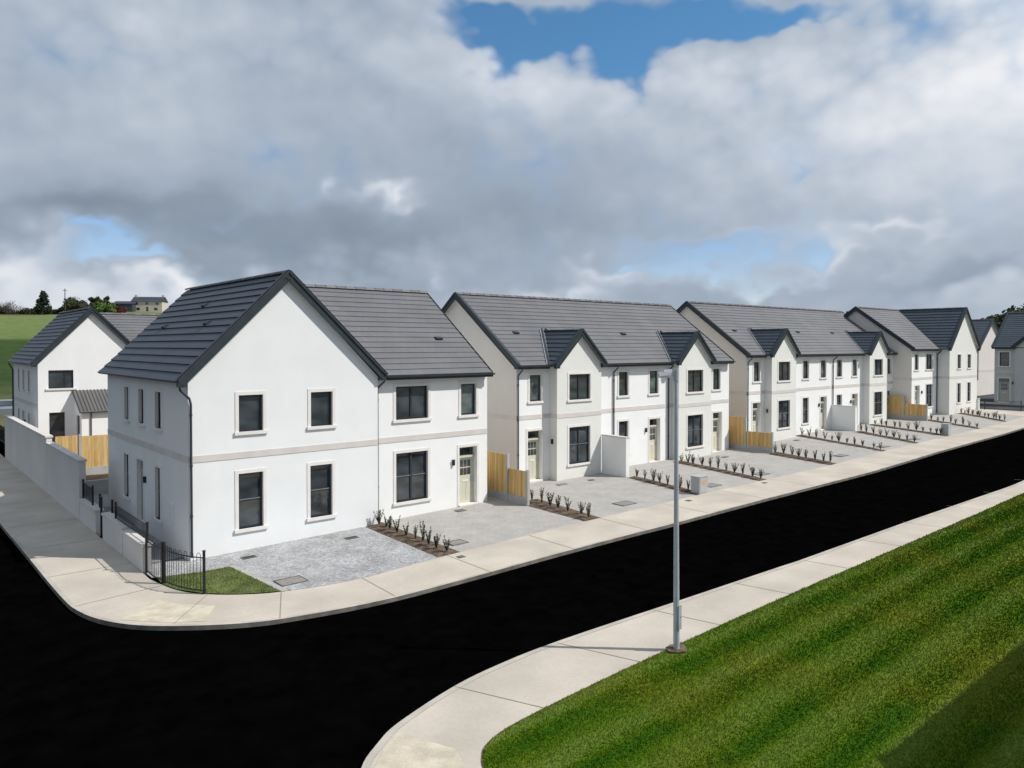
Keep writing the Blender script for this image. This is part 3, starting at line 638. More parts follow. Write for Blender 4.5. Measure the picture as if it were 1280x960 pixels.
# lean-to porch on the house behind
def lean_to():
    w = MB(); x0, x1, y0 = 1.75, 4.6, -1.9
    panel(w, TF(x0, y0), 0, x1 - x0, -.4, 2.65, [], 'white_render'); panel(w, TL(x0, y0), 0, -y0, -.4, 2.65, [(.5, 1.35, .1, 2.35)], 'white_render')
    w.face([(x0, y0, 2.65), (x0, 0, 2.65), (x0, 0, 3.6)], 'white_render'); w.face([(x1, y0, -.4), (x1, 0, -.4), (x1, 0, 3.6), (x1, y0, 2.65)], 'white_render')
    o = w.build('porch', G_)
    r = MB()
    A = Vector((x0 - .12, y0 - .15, 2.62)); B = Vector((x1 + .1, y0 - .15, 2.62)); Cc = Vector((x1 + .1, .0, 3.70)); D = Vector((x0 - .12, .0, 3.70)); n = 17
    for i in range(n):
        a, b = i / n, (i + .5) / n
        h = Vector((0, -.02, .05))
        r.face([A.lerp(B, a), A.lerp(B, (a + b) / 2) + h, D.lerp(Cc, (a + b) / 2) + h, D.lerp(Cc, a)], 'porch_tile', [(a, .5)] * 4)
        r.face([A.lerp(B, (a + b) / 2) + h, A.lerp(B, b), D.lerp(Cc, b), D.lerp(Cc, (a + b) / 2) + h], 'porch_tile', [(a, .5)] * 4)
        c = (i + 1) / n
        r.face([A.lerp(B, b), A.lerp(B, c), D.lerp(Cc, c), D.lerp(Cc, b)], 'porch_tile', [(a, .5)] * 4)
    r.face([p - Vector((0, 0, .06)) for p in (A, B, Cc, D)], 'fascia'); r.build('porch_roof', o)
    g = MB(); g.tube([A + Vector((0, -.05, -.02)), B + Vector((0, -.05, -.02))], .06, 'fascia', 6); g.tube([(x0 + .45, y0 - .06, 2.6), (x0 + .45, y0 - .06, 0)], .035, 'pipe', 6); g.build('gutter', o)
    d = MB(TL(x0, y0)); d.box(.5, 1.35, .06, .12, .1, 2.35, 'frame_grey'); d.build('porch_door', o)
lean_to()

# ------------------------------------------------------------------ houses beyond the junction
def simple_block(name, label, loc, rz, W, D, ridge_along_x=True, m='white_render', openings=(), extra=None, rm='roof_tile_navy_shade'):
    root = thing(name, label, 'house', loc, rz)
    w = MB(); holes = [(a, b, c, d) for a, b, c, d, s in openings]
    panel(w, TF(0, 0), 0, W, -.8, 5.2, holes, m); panel(w, TL(0, 0), 0, D, -.8, 5.2, [], m)
    w.face([(W, 0, -.8), (W, D, -.8), (W, D, 5.2), (W, 0, 5.2)], m); w.face([(0, D, -.8), (W, D, -.8), (W, D, 5.2), (0, D, 5.2)], m)
    r = MB(); zr = 8.6
    if ridge_along_x:
        for x in (0, W): w.face([(x, 0, 5.2), (x, D, 5.2), (x, D / 2, 8.5)], m)
        slope(r, (-.15, -OV, EZ), (W + .15, -OV, EZ), (W + .15, D / 2, zr), (-.15, D / 2, zr), 17, rm); slope(r, (W + .15, D + OV, EZ), (-.15, D + OV, EZ), (-.15, D / 2, zr), (W + .15, D / 2, zr), 17, rm)
        gable_trim(root, TL(0, 0), -OV, D + OV, EZ + .02, D / 2, zr + .02, .15); gutter(root, -.1, W + .1, -OV - .06, EZ - .02)
        gable_trim(root, lambda u, d, z: (W - d, u, z), -OV, D + OV, EZ + .02, D / 2, zr + .02, .15)
        ridge(root, (-.15, D / 2, zr), (W + .15, D / 2, zr))
    else:
        for y in (0, D): w.face([(0, y, 5.2), (W, y, 5.2), (W / 2, y, 8.5)], m)
        slope(r, (-OV, D + .1, EZ), (-OV, -.2, EZ), (W / 2, -.2, zr), (W / 2, D + .1, zr), 17, rm); slope(r, (W + OV, -.2, EZ), (W + OV, D + .1, EZ), (W / 2, D + .1, zr), (W / 2, -.2, zr), 17, rm)
        gable_trim(root, TF(0, 0), -OV, W + OV, EZ + .02, W / 2, zr + .02, .2)
        ridge(root, (W / 2, -.2, zr), (W / 2, D + .1, zr))
    w.build('wall', root); r.build('roof', root)
    for a, b, c, d, s in openings:
        if s == 'door': door(root, TF(0, 0), a, b, c, d, 'grey_door', .13)
        else: window(root, TF(0, 0), a, b, c, d, s)
    band(root, TF(0, 0), 0, W)
    return root
E_ = simple_block('row_house', 'white house beyond the far junction, side gable half in shadow under a plain dark roof', (84.2, 5.8, .62), 0, 8.9, 9.5, False, 'bounce_beige_render', [])
pe = MB(); pe.tube([(.12, -.07, 5.1), (.12, -.07, 1.9)], .05, 'pipe', 6); pe.build('downpipe', E_)
F_ = simple_block('row_house', 'shaded grey-white house at the right edge of the picture, facing back down the street', (74.2, 1.15, .92), R(-90), 15, 8.6, True, 'far_shade_render',
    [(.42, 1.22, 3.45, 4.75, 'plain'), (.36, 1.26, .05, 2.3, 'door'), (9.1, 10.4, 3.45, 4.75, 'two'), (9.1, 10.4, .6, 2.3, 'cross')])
# gabled bay on it
def far_bay():
    bw = MB(); a, b, P = 1.75, 5.6, .35
    panel(bw, TF(a, -P), 0, b - a, -.8, 5.2, [(1.2, 2.6, 3.5, 4.75), (1.2, 2.6, .6, 2.3)], 'far_shade_render'); panel(bw, TL(a, -P), 0, P, -.8, 5.2, [], 'far_shade_render')
    bw.face([(b, -P, -.8), (b, 0, -.8), (b, 0, 5.2), (b, -P, 5.2)], 'far_shade_render'); mid = (a + b) / 2; bw.face([(a, -P, 5.2), (b, -P, 5.2), (mid, -P, 7.0)], 'far_shade_render')
    o = bw.build('bay', F_); window(F_, TF(a, -P), 1.2, 2.6, 3.5, 4.75, 'two'); window(F_, TF(a, -P), 1.2, 2.6, .6, 2.3, 'cross')
    r = MB(); yf = -P - .2; hw = (b - a) / 2 + .2; ZR = 7.15; tan = (8.6 - EZ) / (4.3 + OV); yr = -OV + (ZR - EZ) / tan
    slope(r, (mid - hw, -OV, EZ + .02), (mid - hw, yf, EZ), (mid, yf, ZR), (mid, yr, ZR), 8, 'roof_tile_navy_shade', .028); slope(r, (mid + hw, yf, EZ), (mid + hw, -OV, EZ + .02), (mid, yr, ZR), (mid, yf, ZR), 8, 'roof_tile_navy_shade', .028)
    r.build('bay_roof', o); gable_trim(o, TF(0, -P), mid - hw, mid + hw, EZ + .02, mid, ZR + .02, .2)
    wall_light(F_, TF(0, 0), 1.52, 1.75)
far_bay()

# ------------------------------------------------------------------ ground
def strip(name, P, Q, off, m, z=None, kind='structure', skirt=None, sub=.6):
    """ribbon between polylines P and Q (same count), following the ground height"""
    mb = MB(); a, b = [], []
    for i in range(len(P) - 1):
        L = max(math.dist(P[i], P[i + 1]), math.dist(Q[i], Q[i + 1])); n = max(1, int(L / sub)) if abs(P[i + 1][0] - P[i][0]) > 1 else 1
        for k in range(n):
            t = k / n; a.append((P[i][0] + (P[i + 1][0] - P[i][0]) * t, P[i][1] + (P[i + 1][1] - P[i][1]) * t)); b.append((Q[i][0] + (Q[i + 1][0] - Q[i][0]) * t, Q[i][1] + (Q[i + 1][1] - Q[i][1]) * t))
    a.append(P[-1]); b.append(Q[-1])
    h = (lambda x: (z if z is not None else gz(x)) + off)
    for i in range(len(a) - 1):
        mb.face([(*a[i], h(a[i][0])), (*a[i + 1], h(a[i + 1][0])), (*b[i + 1], h(b[i + 1][0])), (*b[i], h(b[i][0]))], m)
        if skirt:
            mb.face([(*a[i], h(a[i][0])), (*a[i + 1], h(a[i + 1][0])), (*a[i + 1], h(a[i + 1][0]) - skirt), (*a[i], h(a[i][0]) - skirt)], m)
            mb.face([(*b[i], h(b[i][0])), (*b[i + 1], h(b[i + 1][0])), (*b[i + 1], h(b[i + 1][0]) - skirt), (*b[i], h(b[i][0]) - skirt)], m)
    o = mb.build(name); o['kind'] = kind
    return o
def catmull(P, n=5):
    out = []
    for i in range(len(P) - 1):
        p0 = P[max(i - 1, 0)]; p1 = P[i]; p2 = P[i + 1]; p3 = P[min(i + 2, len(P) - 1)]
        if math.dist(p1, p2) > 6: out.append(p1); continue
        for k in range(n):
            t = k / n; out.append(tuple(.5 * (2 * b + (c - a) * t + (2 * a - 5 * b + 4 * c - d) * t * t + (3 * b - a - 3 * c + d) * t ** 3) for a, b, c, d in zip(p0, p1, p2, p3)))
    out.append(P[-1]); return out
def catmull2(P, Q, n=5):
    outP, outQ = [], []
    for i in range(len(P) - 1):
        far = math.dist(P[i], P[i + 1]) > 6
        for k in range(1 if far else n):
            t = k / n
            for S, o in ((P, outP), (Q, outQ)):
                p0 = S[max(i - 1, 0)]; p1 = S[i]; p2 = S[i + 1]; p3 = S[min(i + 2, len(S) - 1)]
                if math.dist(p0, p1) > 6: p0 = (2 * p1[0] - p2[0], 2 * p1[1] - p2[1])
                if math.dist(p2, p3) > 6: p3 = (2 * p2[0] - p1[0], 2 * p2[1] - p1[1])
                o.append(tuple(.5 * (2 * b + (c - a) * t + (2 * a - 5 * b + 4 * c - d) * t * t + (3 * b - a - 3 * c + d) * t ** 3) for a, b, c, d in zip(p0, p1, p2, p3)) if not far else p1)
    outP.append(P[-1]); outQ.append(Q[-1]); return outP, outQ
def offset(P, d):
    out = []
    for i, p in enumerate(P):
        a = P[max(i - 1, 0)]; b = P[min(i + 1, len(P) - 1)]; t = Vector((b[0] - a[0], b[1] - a[1])).normalized(); out.append((p[0] - t.y * d, p[1] + t.x * d))
    return out
K = [(-3.66, 80), (-3.65, 14), (-3.64, 9.4), (-3.57, 4.5), (-3.5, -.9), (-3.36, -2.7), (-2.93, -3.95), (-2.16, -4.93), (-.74, -5.95), (.62, -6.45), (2.54, -6.83), (4.97, -6.92), (8.7, -6.92), (13.6, -7.03), (22.7, -7.0), (35, -6.94), (54, -6.75), (66, -6.7)]
I = [(-1.36, 80), (-1.36, 14), (-1.36, 9.4), (-1.36, 4.5), (-1.37, -.4), (-1.33, -1.3), (-1.12, -2.45), (-.72, -3.25), (0.0, -3.95), (.95, -4.50), (2.8, -4.93), (5.0, -4.82), (8.7, -4.74), (13.6, -4.74), (22.7, -4.74), (35, -4.7), (54, -4.8), (66, -4.8)]
K, I = catmull2(K, I)
K2 = offset(K, .10)
strip('pavement', K2, I, 0, 'concrete_path')
strip('kerb', K, K2, .004, 'kerb_concrete')
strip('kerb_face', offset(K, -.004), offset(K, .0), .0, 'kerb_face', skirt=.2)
NK = [(-2.3, -40), (-2.25, -16.5), (-2.15, -14.8), (-1.9, -13.7), (-1.54, -13.0), (-1.0, -12.55), (-.39, -12.2), (.98, -11.78), (2.23, -11.6), (4.04, -11.57), (8.2, -11.83), (13, -12.12), (21, -12.3), (31, -12.55), (60, -12.6), (95, -12.6)]
NG = [(-.45, -40), (-.42, -16.5), (-.36, -15.4), (-.25, -14.6), (-.12, -14.2), (.06, -13.95), (.30, -13.75), (.9, -13.58), (2.13, -13.5), (4.04, -13.45), (8.0, -13.42), (13, -13.47), (21, -13.5), (31, -13.4), (60, -13.4), (95, -13.4)]
NK, NG = catmull2(NK, NG)
NK2 = offset(NK, -.13)
strip('near_footway', NK2, NG, 0, 'concrete_path')
strip('near_kerb', NK, NK2, .004, 'kerb_concrete')
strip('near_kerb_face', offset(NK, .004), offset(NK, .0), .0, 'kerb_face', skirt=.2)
# expansion joints cut across both paths
def joints(name, P, Q, at):
    mb = MB()
    for p, q in at:
        t = Vector((q[0] - p[0], q[1] - p[1])).normalized(); s = Vector((-t.y, t.x)) * .010
        mb.face([(p[0] - s.x, p[1] - s.y, gz(p[0]) + .006), (q[0] - s.x, q[1] - s.y, gz(q[0]) + .006), (q[0] + s.x, q[1] + s.y, gz(q[0]) + .006), (p[0] + s.x, p[1] + s.y, gz(p[0]) + .006)], 'joint')
    o = mb.build(name); o['kind'] = 'structure'
jj = [((.1, -6.25), (.9, -4.48)), ((2.9, -6.8), (3.0, -4.92)), ((-1.9, -5.0), (-.6, -3.4)), ((-3.4, -2.2), (-1.25, -1.9)), ((-3.45, .9), (-1.37, .9))] + [((x, -6.95), (x + .05, -4.78)) for x in (5.9, 9.2, 12.6, 16.2, 20, 24, 28, 32, 36, 40, 44, 48, 52, 56, 60)] + [((-3.5, y), (-1.37, y)) for y in (4.6, 8.3, 12, 16, 20, 24, 28)]
joints('pavement_joints', K, I, jj)
joints('near_footway_joints', K, I, [((1.1, -11.75), (1.8, -13.5)), ((3.9, -11.6), (4.5, -13.45)), ((6.9, -11.75), (7.3, -13.42)), ((10, -11.95), (10.3, -13.44))] + [((x, -12.2), (x + .2, -13.44)) for x in (13.2, 16.6, 20, 24, 28, 32, 37, 42, 48, 54)])
# tactile corner patches
def patch(name, pts, off, m, zc=None, kind='structure'):
    mb = MB(); mb.face([(x, y, (gz(x) if zc is None else zc) + off) for x, y in pts], m); o = mb.build(name)
    if kind: o['kind'] = kind
    return o
patch('tactile_patch', [(-2.05, -14.9), (-1.75, -13.75), (-1.42, -13.15), (-1.0, -12.75), (-.55, -12.48), (-.15, -13.5), (-.38, -14.2), (-.5, -15.0)], .005, 'tactile')
patch('tactile_patch', [(-2.75, -3.9), (-2.1, -4.7), (-1.3, -5.3), (-.75, -4.4), (-1.3, -3.8), (-1.7, -3.0)], .005, 'tactile')
# roads
strip('road', [(-60, -12.9), (-20, -12.9), (0, -12.9), (30, -12.9), (95, -12.9)], [(-60, -6.3), (-20, -6.3), (0, -6.3), (30, -6.3), (95, -6.3)], -.10, 'asphalt')
strip('side_road', [(-60, 80), (-3.5, 80), (2.5, 80)], [(-60, -6.35), (-3.5, -6.35), (2.5, -6.35)], -.104, 'asphalt', z=-.1)
strip('road_approach', [(-60, -45), (-1.2, -45), (4, -45)], [(-60, -12.9), (-1.2, -12.9), (4, -12.9)], -.108, 'asphalt', z=-.1)
# drives: block paving sheets and beds
BEDS = [((5.62, -4.75), (6.45, -4.76), (6.62, .16), (5.86, -.04)),
        ((11.92, -4.75), (12.74, -4.75), (13.25, -.85), (12.14, -.65)),
        ((18.5, -4.74), (19.08, -4.7), (20.05, -.15), (19.45, -.3)),
        ((23.26, -4.74), (23.9, -4.74), (25.49, 1.3), (24.81, 1.3)),
        ((29.95, -4.72), (30.65, -4.72), (32.1, -.4), (30.9, -.68)),
        ((36.05, -4.7), (36.54, -4.7), (39.6, 2.1), (38.79, 2.1)),
        ((40.5, -4.72), (41.07, -4.72), (44.3, .3), (43.55, .36)),
        ((45.3, -4.75), (45.95, -4.75), (49.1, 1.6), (48.38, 1.6)),
        ((51.0, -4.78), (51.54, -4.78), (54.9, -.17), (53.92, -.36)),
        ((56.6, -4.8), (57.15, -4.8), (61.5, -.25), (60.6, -.25))]
strip('driveway', [(5.4, 2.6), (12, 2.6), (20, 2.6), (30, 2.6), (38, 2.6), (50, 2.6), (60, 2.6), (66, 2.6)], [(5.4, -4.85), (12, -4.78), (20, -4.78), (30, -4.74), (38, -4.74), (50, -4.8), (60, -4.84), (66, -4.84)], -.006, 'block_paving')
patch('cobbled_driveway', [(.95, -4.53), (1.9, -4.76), (2.8, -4.95), (4.2, -4.88), (5.6, -4.8), (5.84, .0), (5.84, 0.3), (-.0, .3), (-.0, -.9), (.75, -1.05)], .004, 'cobble', zc=-.072)
def drive_corner():
    # follows the ground: split into strips
    mb = MB(); xs = np.linspace(-1.3, 5.72, 24)
    def lo(x): return float(np.interp(x, [-1.3, -.2, .72, .95, 1.9, 2.8, 4.2, 5.6, 5.72], [-1.0, -1.3, -1.36, -4.5, -4.78, -4.95, -4.88, -4.8, -4.8]))
    for a, b in zip(xs, xs[1:]):
        mb.face([(a, lo(a), gz(a) + .002), (b, lo(b), gz(b) + .002), (b, .35, gz(b) + .002), (a, .35, gz(a) + .002)], 'cobble')
    o = mb.build('cobbled_driveway'); o['kind'] = 'structure'
for o in list(COL.objects):
    if o.name.startswith('cobbled_driveway'): bpy.data.objects.remove(o)
drive_corner()
patch('edging_strip', [(.68, -1.34), (.86, -1.34), (1.10, -4.56), (.90, -4.46)], .008, 'block_paving')
patch('edging_strip', [(-1.2, -1.08), (-.2, -1.36), (.68, -1.42), (.68, -1.32), (-.2, -1.24), (-1.2, -.96)], .008, 'block_paving')
for i, bpts in enumerate(BEDS):
    mb = MB(); z = [gz(p[0]) for p in bpts]; h = .05; e = .06
    c = (sum(p[0] for p in bpts) / 4, sum(p[1] for p in bpts) / 4)
    nseg = 10; A, B, Cc, D = [Vector((*p, zz)) for p, zz in zip(bpts, z)]
    rows = []
    for k in range(nseg + 1):
        t = k / nseg; l_ = A.lerp(D, t); r_ = B.lerp(Cc, t); row = []
        for j in range(5):
            q = l_.lerp(r_, j / 4); hh = 0 if j in (0, 4) or k in (0, nseg) else .035 + random.random() * .035
            row.append(q + Vector((0, 0, .002 + hh)))
        rows.append(row)
    for k in range(nseg):
        for j in range(4): mb.face([rows[k][j], rows[k][j + 1], rows[k + 1][j + 1], rows[k + 1][j]], 'soil')
    o = mb.build('planting_bed'); o['kind'] = 'structure'
# corner lawn patch
def small_lawn():
    mb = MB(); pts = [(-1.25, -1.9), (-1.08, -2.5), (-.68, -3.25), (.0, -3.93), (.5, -4.25), (.90, -4.44), (.68, -1.42), (-.2, -1.36), (-1.2, -1.08)]
    mb.face([(x, y, gz(x) + .012) for x, y in pts], 'small_lawn'); o = mb.build('corner_grass'); o['kind'] = 'structure'
    v = []; f = []
    from mathutils.geometry import intersect_point_tri_2d
    n = 0
    P = np.array(pts)
    def inside(x, y):
        c = False; j = len(P) - 1
        for i in range(len(P)):
            if (P[i][1] > y) != (P[j][1] > y) and x < (P[j][0] - P[i][0]) * (y - P[i][1]) / (P[j][1] - P[i][1]) + P[i][0]: c = not c
            j = i
        return c
    while n < 9000:
        x = random.uniform(-1.25, .95); y = random.uniform(-4.5, -1.05)
        if not inside(x, y): continue
        n += 1; a = random.uniform(0, 2 * PI); w = .007; h = random.uniform(.02, .05); z = gz(x) + .01; b = len(v)
        v += [(x - math.cos(a) * w, y - math.sin(a) * w, z), (x + math.cos(a) * w, y + math.sin(a) * w, z), (x + random.uniform(-.02, .02), y + random.uniform(-.02, .02), z + h)]; f.append((b, b + 1, b + 2))
    me = bpy.data.meshes.new('lawn_tuft'); me.from_pydata(v, [], f); me.materials.append(M['small_lawn']); o = bpy.data.objects.new('corner_turf', me); COL.objects.link(o)
    tag(o, 'short green turf of the small corner patch behind the hooped railing', 'grass', kind='stuff')
small_lawn()
# lawn
def lawn():
    mb = MB(); xs = list(NG)
    for a, b in zip(NG, NG[1:]):
        n = max(1, int(abs(b[0] - a[0]) / 1.0))
        for k in range(n):
            p = (a[0] + (b[0] - a[0]) * k / n, a[1] + (b[1] - a[1]) * k / n); q = (a[0] + (b[0] - a[0]) * (k + 1) / n, a[1] + (b[1] - a[1]) * (k + 1) / n)
            if q[0] - p[0] < 1e-4: continue
            mb.face([(p[0], p[1], gz(p[0]) + .015), (q[0], q[1], gz(q[0]) + .015), (q[0], -41, gz(q[0]) + .015), (p[0], -41, gz(p[0]) + .015)], 'lawn')
    o = mb.build('lawn_ground'); o['kind'] = 'structure'
    e = strip('lawn_edge', offset(NG, .03), offset(NG, -.05), .010, 'soil')
    # blades
    rng = np.random.default_rng(3); N = 1500000
    x = rng.uniform(-.45, 46, N); y = rng.uniform(-23, -13.3, N)
    ng = np.array(NG); seg = ng[(ng[:, 1] > -30)]
    xs_, ys_ = [], []
    for p in seg:
        if not xs_ or p[0] > xs_[-1]: xs_.append(p[0]); ys_.append(p[1])
    lim = np.interp(x, xs_, ys_) + .02
    d = np.hypot(x - CAM[0], y - CAM[1]); ang = np.degrees(np.arctan2(x - CAM[0], y - CAM[1]))
    keep = (y < lim) & (ang < 79) & (rng.random(N) < np.clip((11.0 / d) ** 1.5, 0, 1))
    x, y, d = x[keep], y[keep], d[keep]; n = len(x)
    a = rng.uniform(0, 2 * PI, n); w = .0045 + .0006 * (d - 9); h = rng.uniform(.018, .046, n) * (1 + .02 * (d - 9)); z = np.interp(x, GX, GZ) + .012
    # mowing lean alternates between bands
    lean = np.sign(np.sin((y + .004 * x) * 2 * PI / 1.15)) * .012
    v = np.empty((n, 3, 3), np.float32)
    v[:, 0] = np.stack([x - np.cos(a) * w, y - np.sin(a) * w, z], 1); v[:, 1] = np.stack([x + np.cos(a) * w, y + np.sin(a) * w, z], 1)
    v[:, 2] = np.stack([x + lean + rng.normal(0, .010, n), y + rng.normal(0, .010, n), z + h], 1)
    me = bpy.data.meshes.new('grass_blades'); me.vertices.add(3 * n); me.vertices.foreach_set('co', v.ravel()); me.loops.add(3 * n); me.loops.foreach_set('vertex_index', np.arange(3 * n, dtype=np.int32))
    me.polygons.add(n); me.polygons.foreach_set('loop_start', np.arange(0, 3 * n, 3, dtype=np.int32)); me.polygons.foreach_set('loop_total', np.full(n, 3, np.int32)); me.update(calc_edges=True); me.materials.append(M['blades'])
    o = bpy.data.objects.new('mown_grass', me); COL.objects.link(o)
    tag(o, 'striped mown grass of the big green across the road', 'grass', kind='stuff')
    print('blades', n)
lawn()
# terrain
def terrain():
    xs = np.array([-2500, -1200, -600, -300, -150, -80, -50, -30, -14, -4, 0, 8, 14, 20, 26, 32, 38, 44, 50, 56, 62, 68, 75, 82, 95, 110, 130, 160, 200, 260, 350, 500, 900, 1600, 3000.])
    ys = np.array([-2500, -900, -300, -120, -60, -42, -24, -13, -5, 3, 12, 20, 30, 40, 48, 56, 66, 78, 90, 105, 120, 140, 160, 180, 200, 220, 240, 255, 270, 290, 320, 380, 500, 900, 1800, 3000.])
    def hz(x, y):
        t = np.clip((y - 44) / 226, 0, 1); h = 16.3 * (t * .85 + .15 * t * t * (3 - 2 * t)); fade = 1 - .75 * np.clip((x - 70) / 90, 0, 1)
        u = -.32 + gz(x)
        h += 2.8 * math.exp(-((x - 62) ** 2 + (y - 250) ** 2) / 22 ** 2)
        if y > 320: h -= (y - 320) * .03
        return u + max(h, -30) * fade + (.35 * math.sin(x * .07) * math.sin(y * .05) if y > 60 else 0)
    v = [(x, y, hz(x, y)) for y in ys for x in xs]; nx = len(xs); f = [(j * nx + i, j * nx + i + 1, (j + 1) * nx + i + 1, (j + 1) * nx + i) for j in range(len(ys) - 1) for i in range(nx - 1)]
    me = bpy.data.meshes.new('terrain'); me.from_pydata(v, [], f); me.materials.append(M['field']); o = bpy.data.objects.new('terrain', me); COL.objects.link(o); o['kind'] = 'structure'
    for p in me.polygons: p.use_smooth = True
    return hz
HZ = terrain()
# back gardens
def slab(name, x0, x1, y0, y1, z0, z1, m):
    mb = MB(); mb.box(x0, x1, y0, y1, z0, z1, m); o = mb.build(name); o['kind'] = 'structure'; return o
slab('garden_ground', -1.1, 66, 13.2, 24.9, -.6, .52, 'garden_soil')
slab('garden_step', -1.1, 66, 12.95, 13.197, -.6, .50, 'gravel_board')
slab('patio', -1.1, 66, -.9 + 1.4, 12.947, -.5, -.085, 'patio')
# junction at the far end
slab('side_street', 66, 73.5, -40, 60, .4, .80, 'old_asphalt')
strip('end_pavement', [(61.6, -4.8), (66, -4.8)], [(61.6, 2.6), (66, 2.6)], .004, 'concrete_path')
slab('end_footpath', 72.6, 74.1, -10, 30, .5, .90, 'concrete_path')
slab('end_garden', 74.1, 120, -40, 60, .3, .82, 'old_asphalt')

# ------------------------------------------------------------------ boundary walls of the corner plot
def wall_thing(name, label, parts, cap=None, cat='wall', group=None):
    root = thing(name, label, cat, parts[0][0], 0, group); L = Vector(parts[0][0]); return root, L
def plot_wall(label, x, y0, y1, ztop, zb=-.4, capm='coping', wm='wall_grey', th=.22, name='boundary_wall', cap=.07, over=.04):
    root = thing(name, label, 'wall', (x, y0, -.1)); L = Vector((x, y0, -.1))
    w = MB(); w.box(0, th, 0, y1 - y0, zb + .1, ztop - cap + .1, wm); w.build('wall', root)
    c = MB(); c.box(-over, th + over, -over, y1 - y0 + .0, ztop - cap + .1, ztop + .1, capm); c.build('coping', root); return root
plot_wall('tall rendered garden wall along the side street, farther stretch with sunlit top', -1.36, 14.75, 28.0, 2.36)
plot_wall('tall rendered garden wall along the side street, lower nearer stretch behind the timber fence', -1.36, 8.05, 14.70, 2.10)
plot_wall('short low wall with black rail between the tall garden wall and the gate gap', -1.36, 5.45, 8.0, .70)
plot_wall('low stepped front wall with pale coping and railing beside the shaded house side', -1.36, 1.9, 4.45, .78)
plot_wall('low wall pier end with bright coping next to the curved railing', -1.36, -.35, 1.85, .70)
def railing(label, pts, h, zb, hoops=False, sp=.11, post=.028, ends=True, group=None, zf=None, name='railing'):
    P = [Vector((*p, zb + (0 if zf is None else zf(p)))) for p in pts]
    root = thing(name, label, 'railing', P[0], 0, group); o0 = P[0]; P = [p - o0 for p in P]
    rails = MB(); zt = h - (.12 if hoops else .02)
    for z in (zt, .09):
        rails.tube([p + Vector((0, 0, z)) for p in P], .016, 'black_metal', 6)
    rails.build('rail', root)
    L = [0]
    for a, b in zip(P, P[1:]): L.append(L[-1] + (b - a).length)
    def at(s):
        for i in range(len(P) - 1):
            if s <= L[i + 1] + 1e-6: return P[i].lerp(P[i + 1], (s - L[i]) / (L[i + 1] - L[i])), (P[i + 1] - P[i]).normalized()
    n = int(L[-1] / sp); bars = MB()
    for i in range(1, n):
        p, t = at(L[-1] * i / n)
        if hoops:
            if i % 2 == 1 and i < n - 1:
                q, _ = at(L[-1] * (i + 1) / n); m = (p + q) / 2; r = (q - p).length / 2; pl = [p + Vector((0, 0, .05)), p + Vector((0, 0, h - r))]
                for k in range(1, 6): a_ = PI - PI * k / 6; pl.append(m + t * math.cos(a_) * r + Vector((0, 0, h - r + math.sin(a_) * r)))
                pl += [q + Vector((0, 0, h - r)), q + Vector((0, 0, .05))]; bars.tube(pl, .008, 'black_metal', 5)
        else: bars.tube([p + Vector((0, 0, .05)), p + Vector((0, 0, zt))], .008, 'black_metal', 5)
    if bars.v: bars.build('bars', root)
    for s in (0, L[-1]) if ends else (0,):
        p, t = at(s); m = MB(); m.box(p.x - post, p.x + post, p.y - post, p.y + post, -.02, h + .05, 'black_metal'); m.box(p.x - post - .008, p.x + post + .008, p.y - post - .008, p.y + post + .008, h + .05, h + .075, 'black_metal'); m.build('post', root)
    return root
railing('black railing panel on the short low wall beside the tall wall end', [(-1.25, 7.95), (-1.25, 6.4)], .62, .70)
railing('dense black railing standing on the low front wall beside the shaded side door', [(-1.22, 3.3), (-1.22, .25), (-1.22, -.28)], .50, .72, sp=.10)
curve = catmull([(-1.28, -.42), (-1.30, -1.2), (-1.22, -1.72)], 4)
railing('short straight black railing section from the wall pier to the bend', curve, 1.05, -.1, True)
curve = catmull([(-1.20, -1.78), (-1.10, -2.35), (-.90, -2.92), (-.66, -3.32)], 4)
railing('curved black hoop-topped railing around the corner grass patch', curve, 1.05, -.1, True)
for (x, y, z0, h, lab) in ((-1.28, 4.98, -.1, 1.30, 'tall slim black gate post in the gap of the low wall'), (-1.15, 5.8, .70, .45, 'slim black post standing on the short low wall'), (-1.12, 4.2, .78, .42, 'slim black post at the start of the stepped low wall')):
    m = MB(); m.box(-.03, .03, -.03, .03, 0, h, 'black_metal'); m.box(-.04, .04, -.04, .04, h, h + .02, 'black_metal'); o = m.build('gate_post'); o.location = (x, y, z0); tag(o, lab, 'post')
railing('low black railing beside the planted strip at the far junction', [(65.6, -.7), (65.9, -3.3)], .8, .80, sp=.14)
railing('dark railing on top of the distant side street wall at the left edge', [(-1.3, 28.4), (-1.3, 33)], 1.0, .6, sp=.15)
plot_wall('low white block wall at the end of the far junction garden', 65.4, -.3, 1.6, 1.75, .4, wm='white_render')

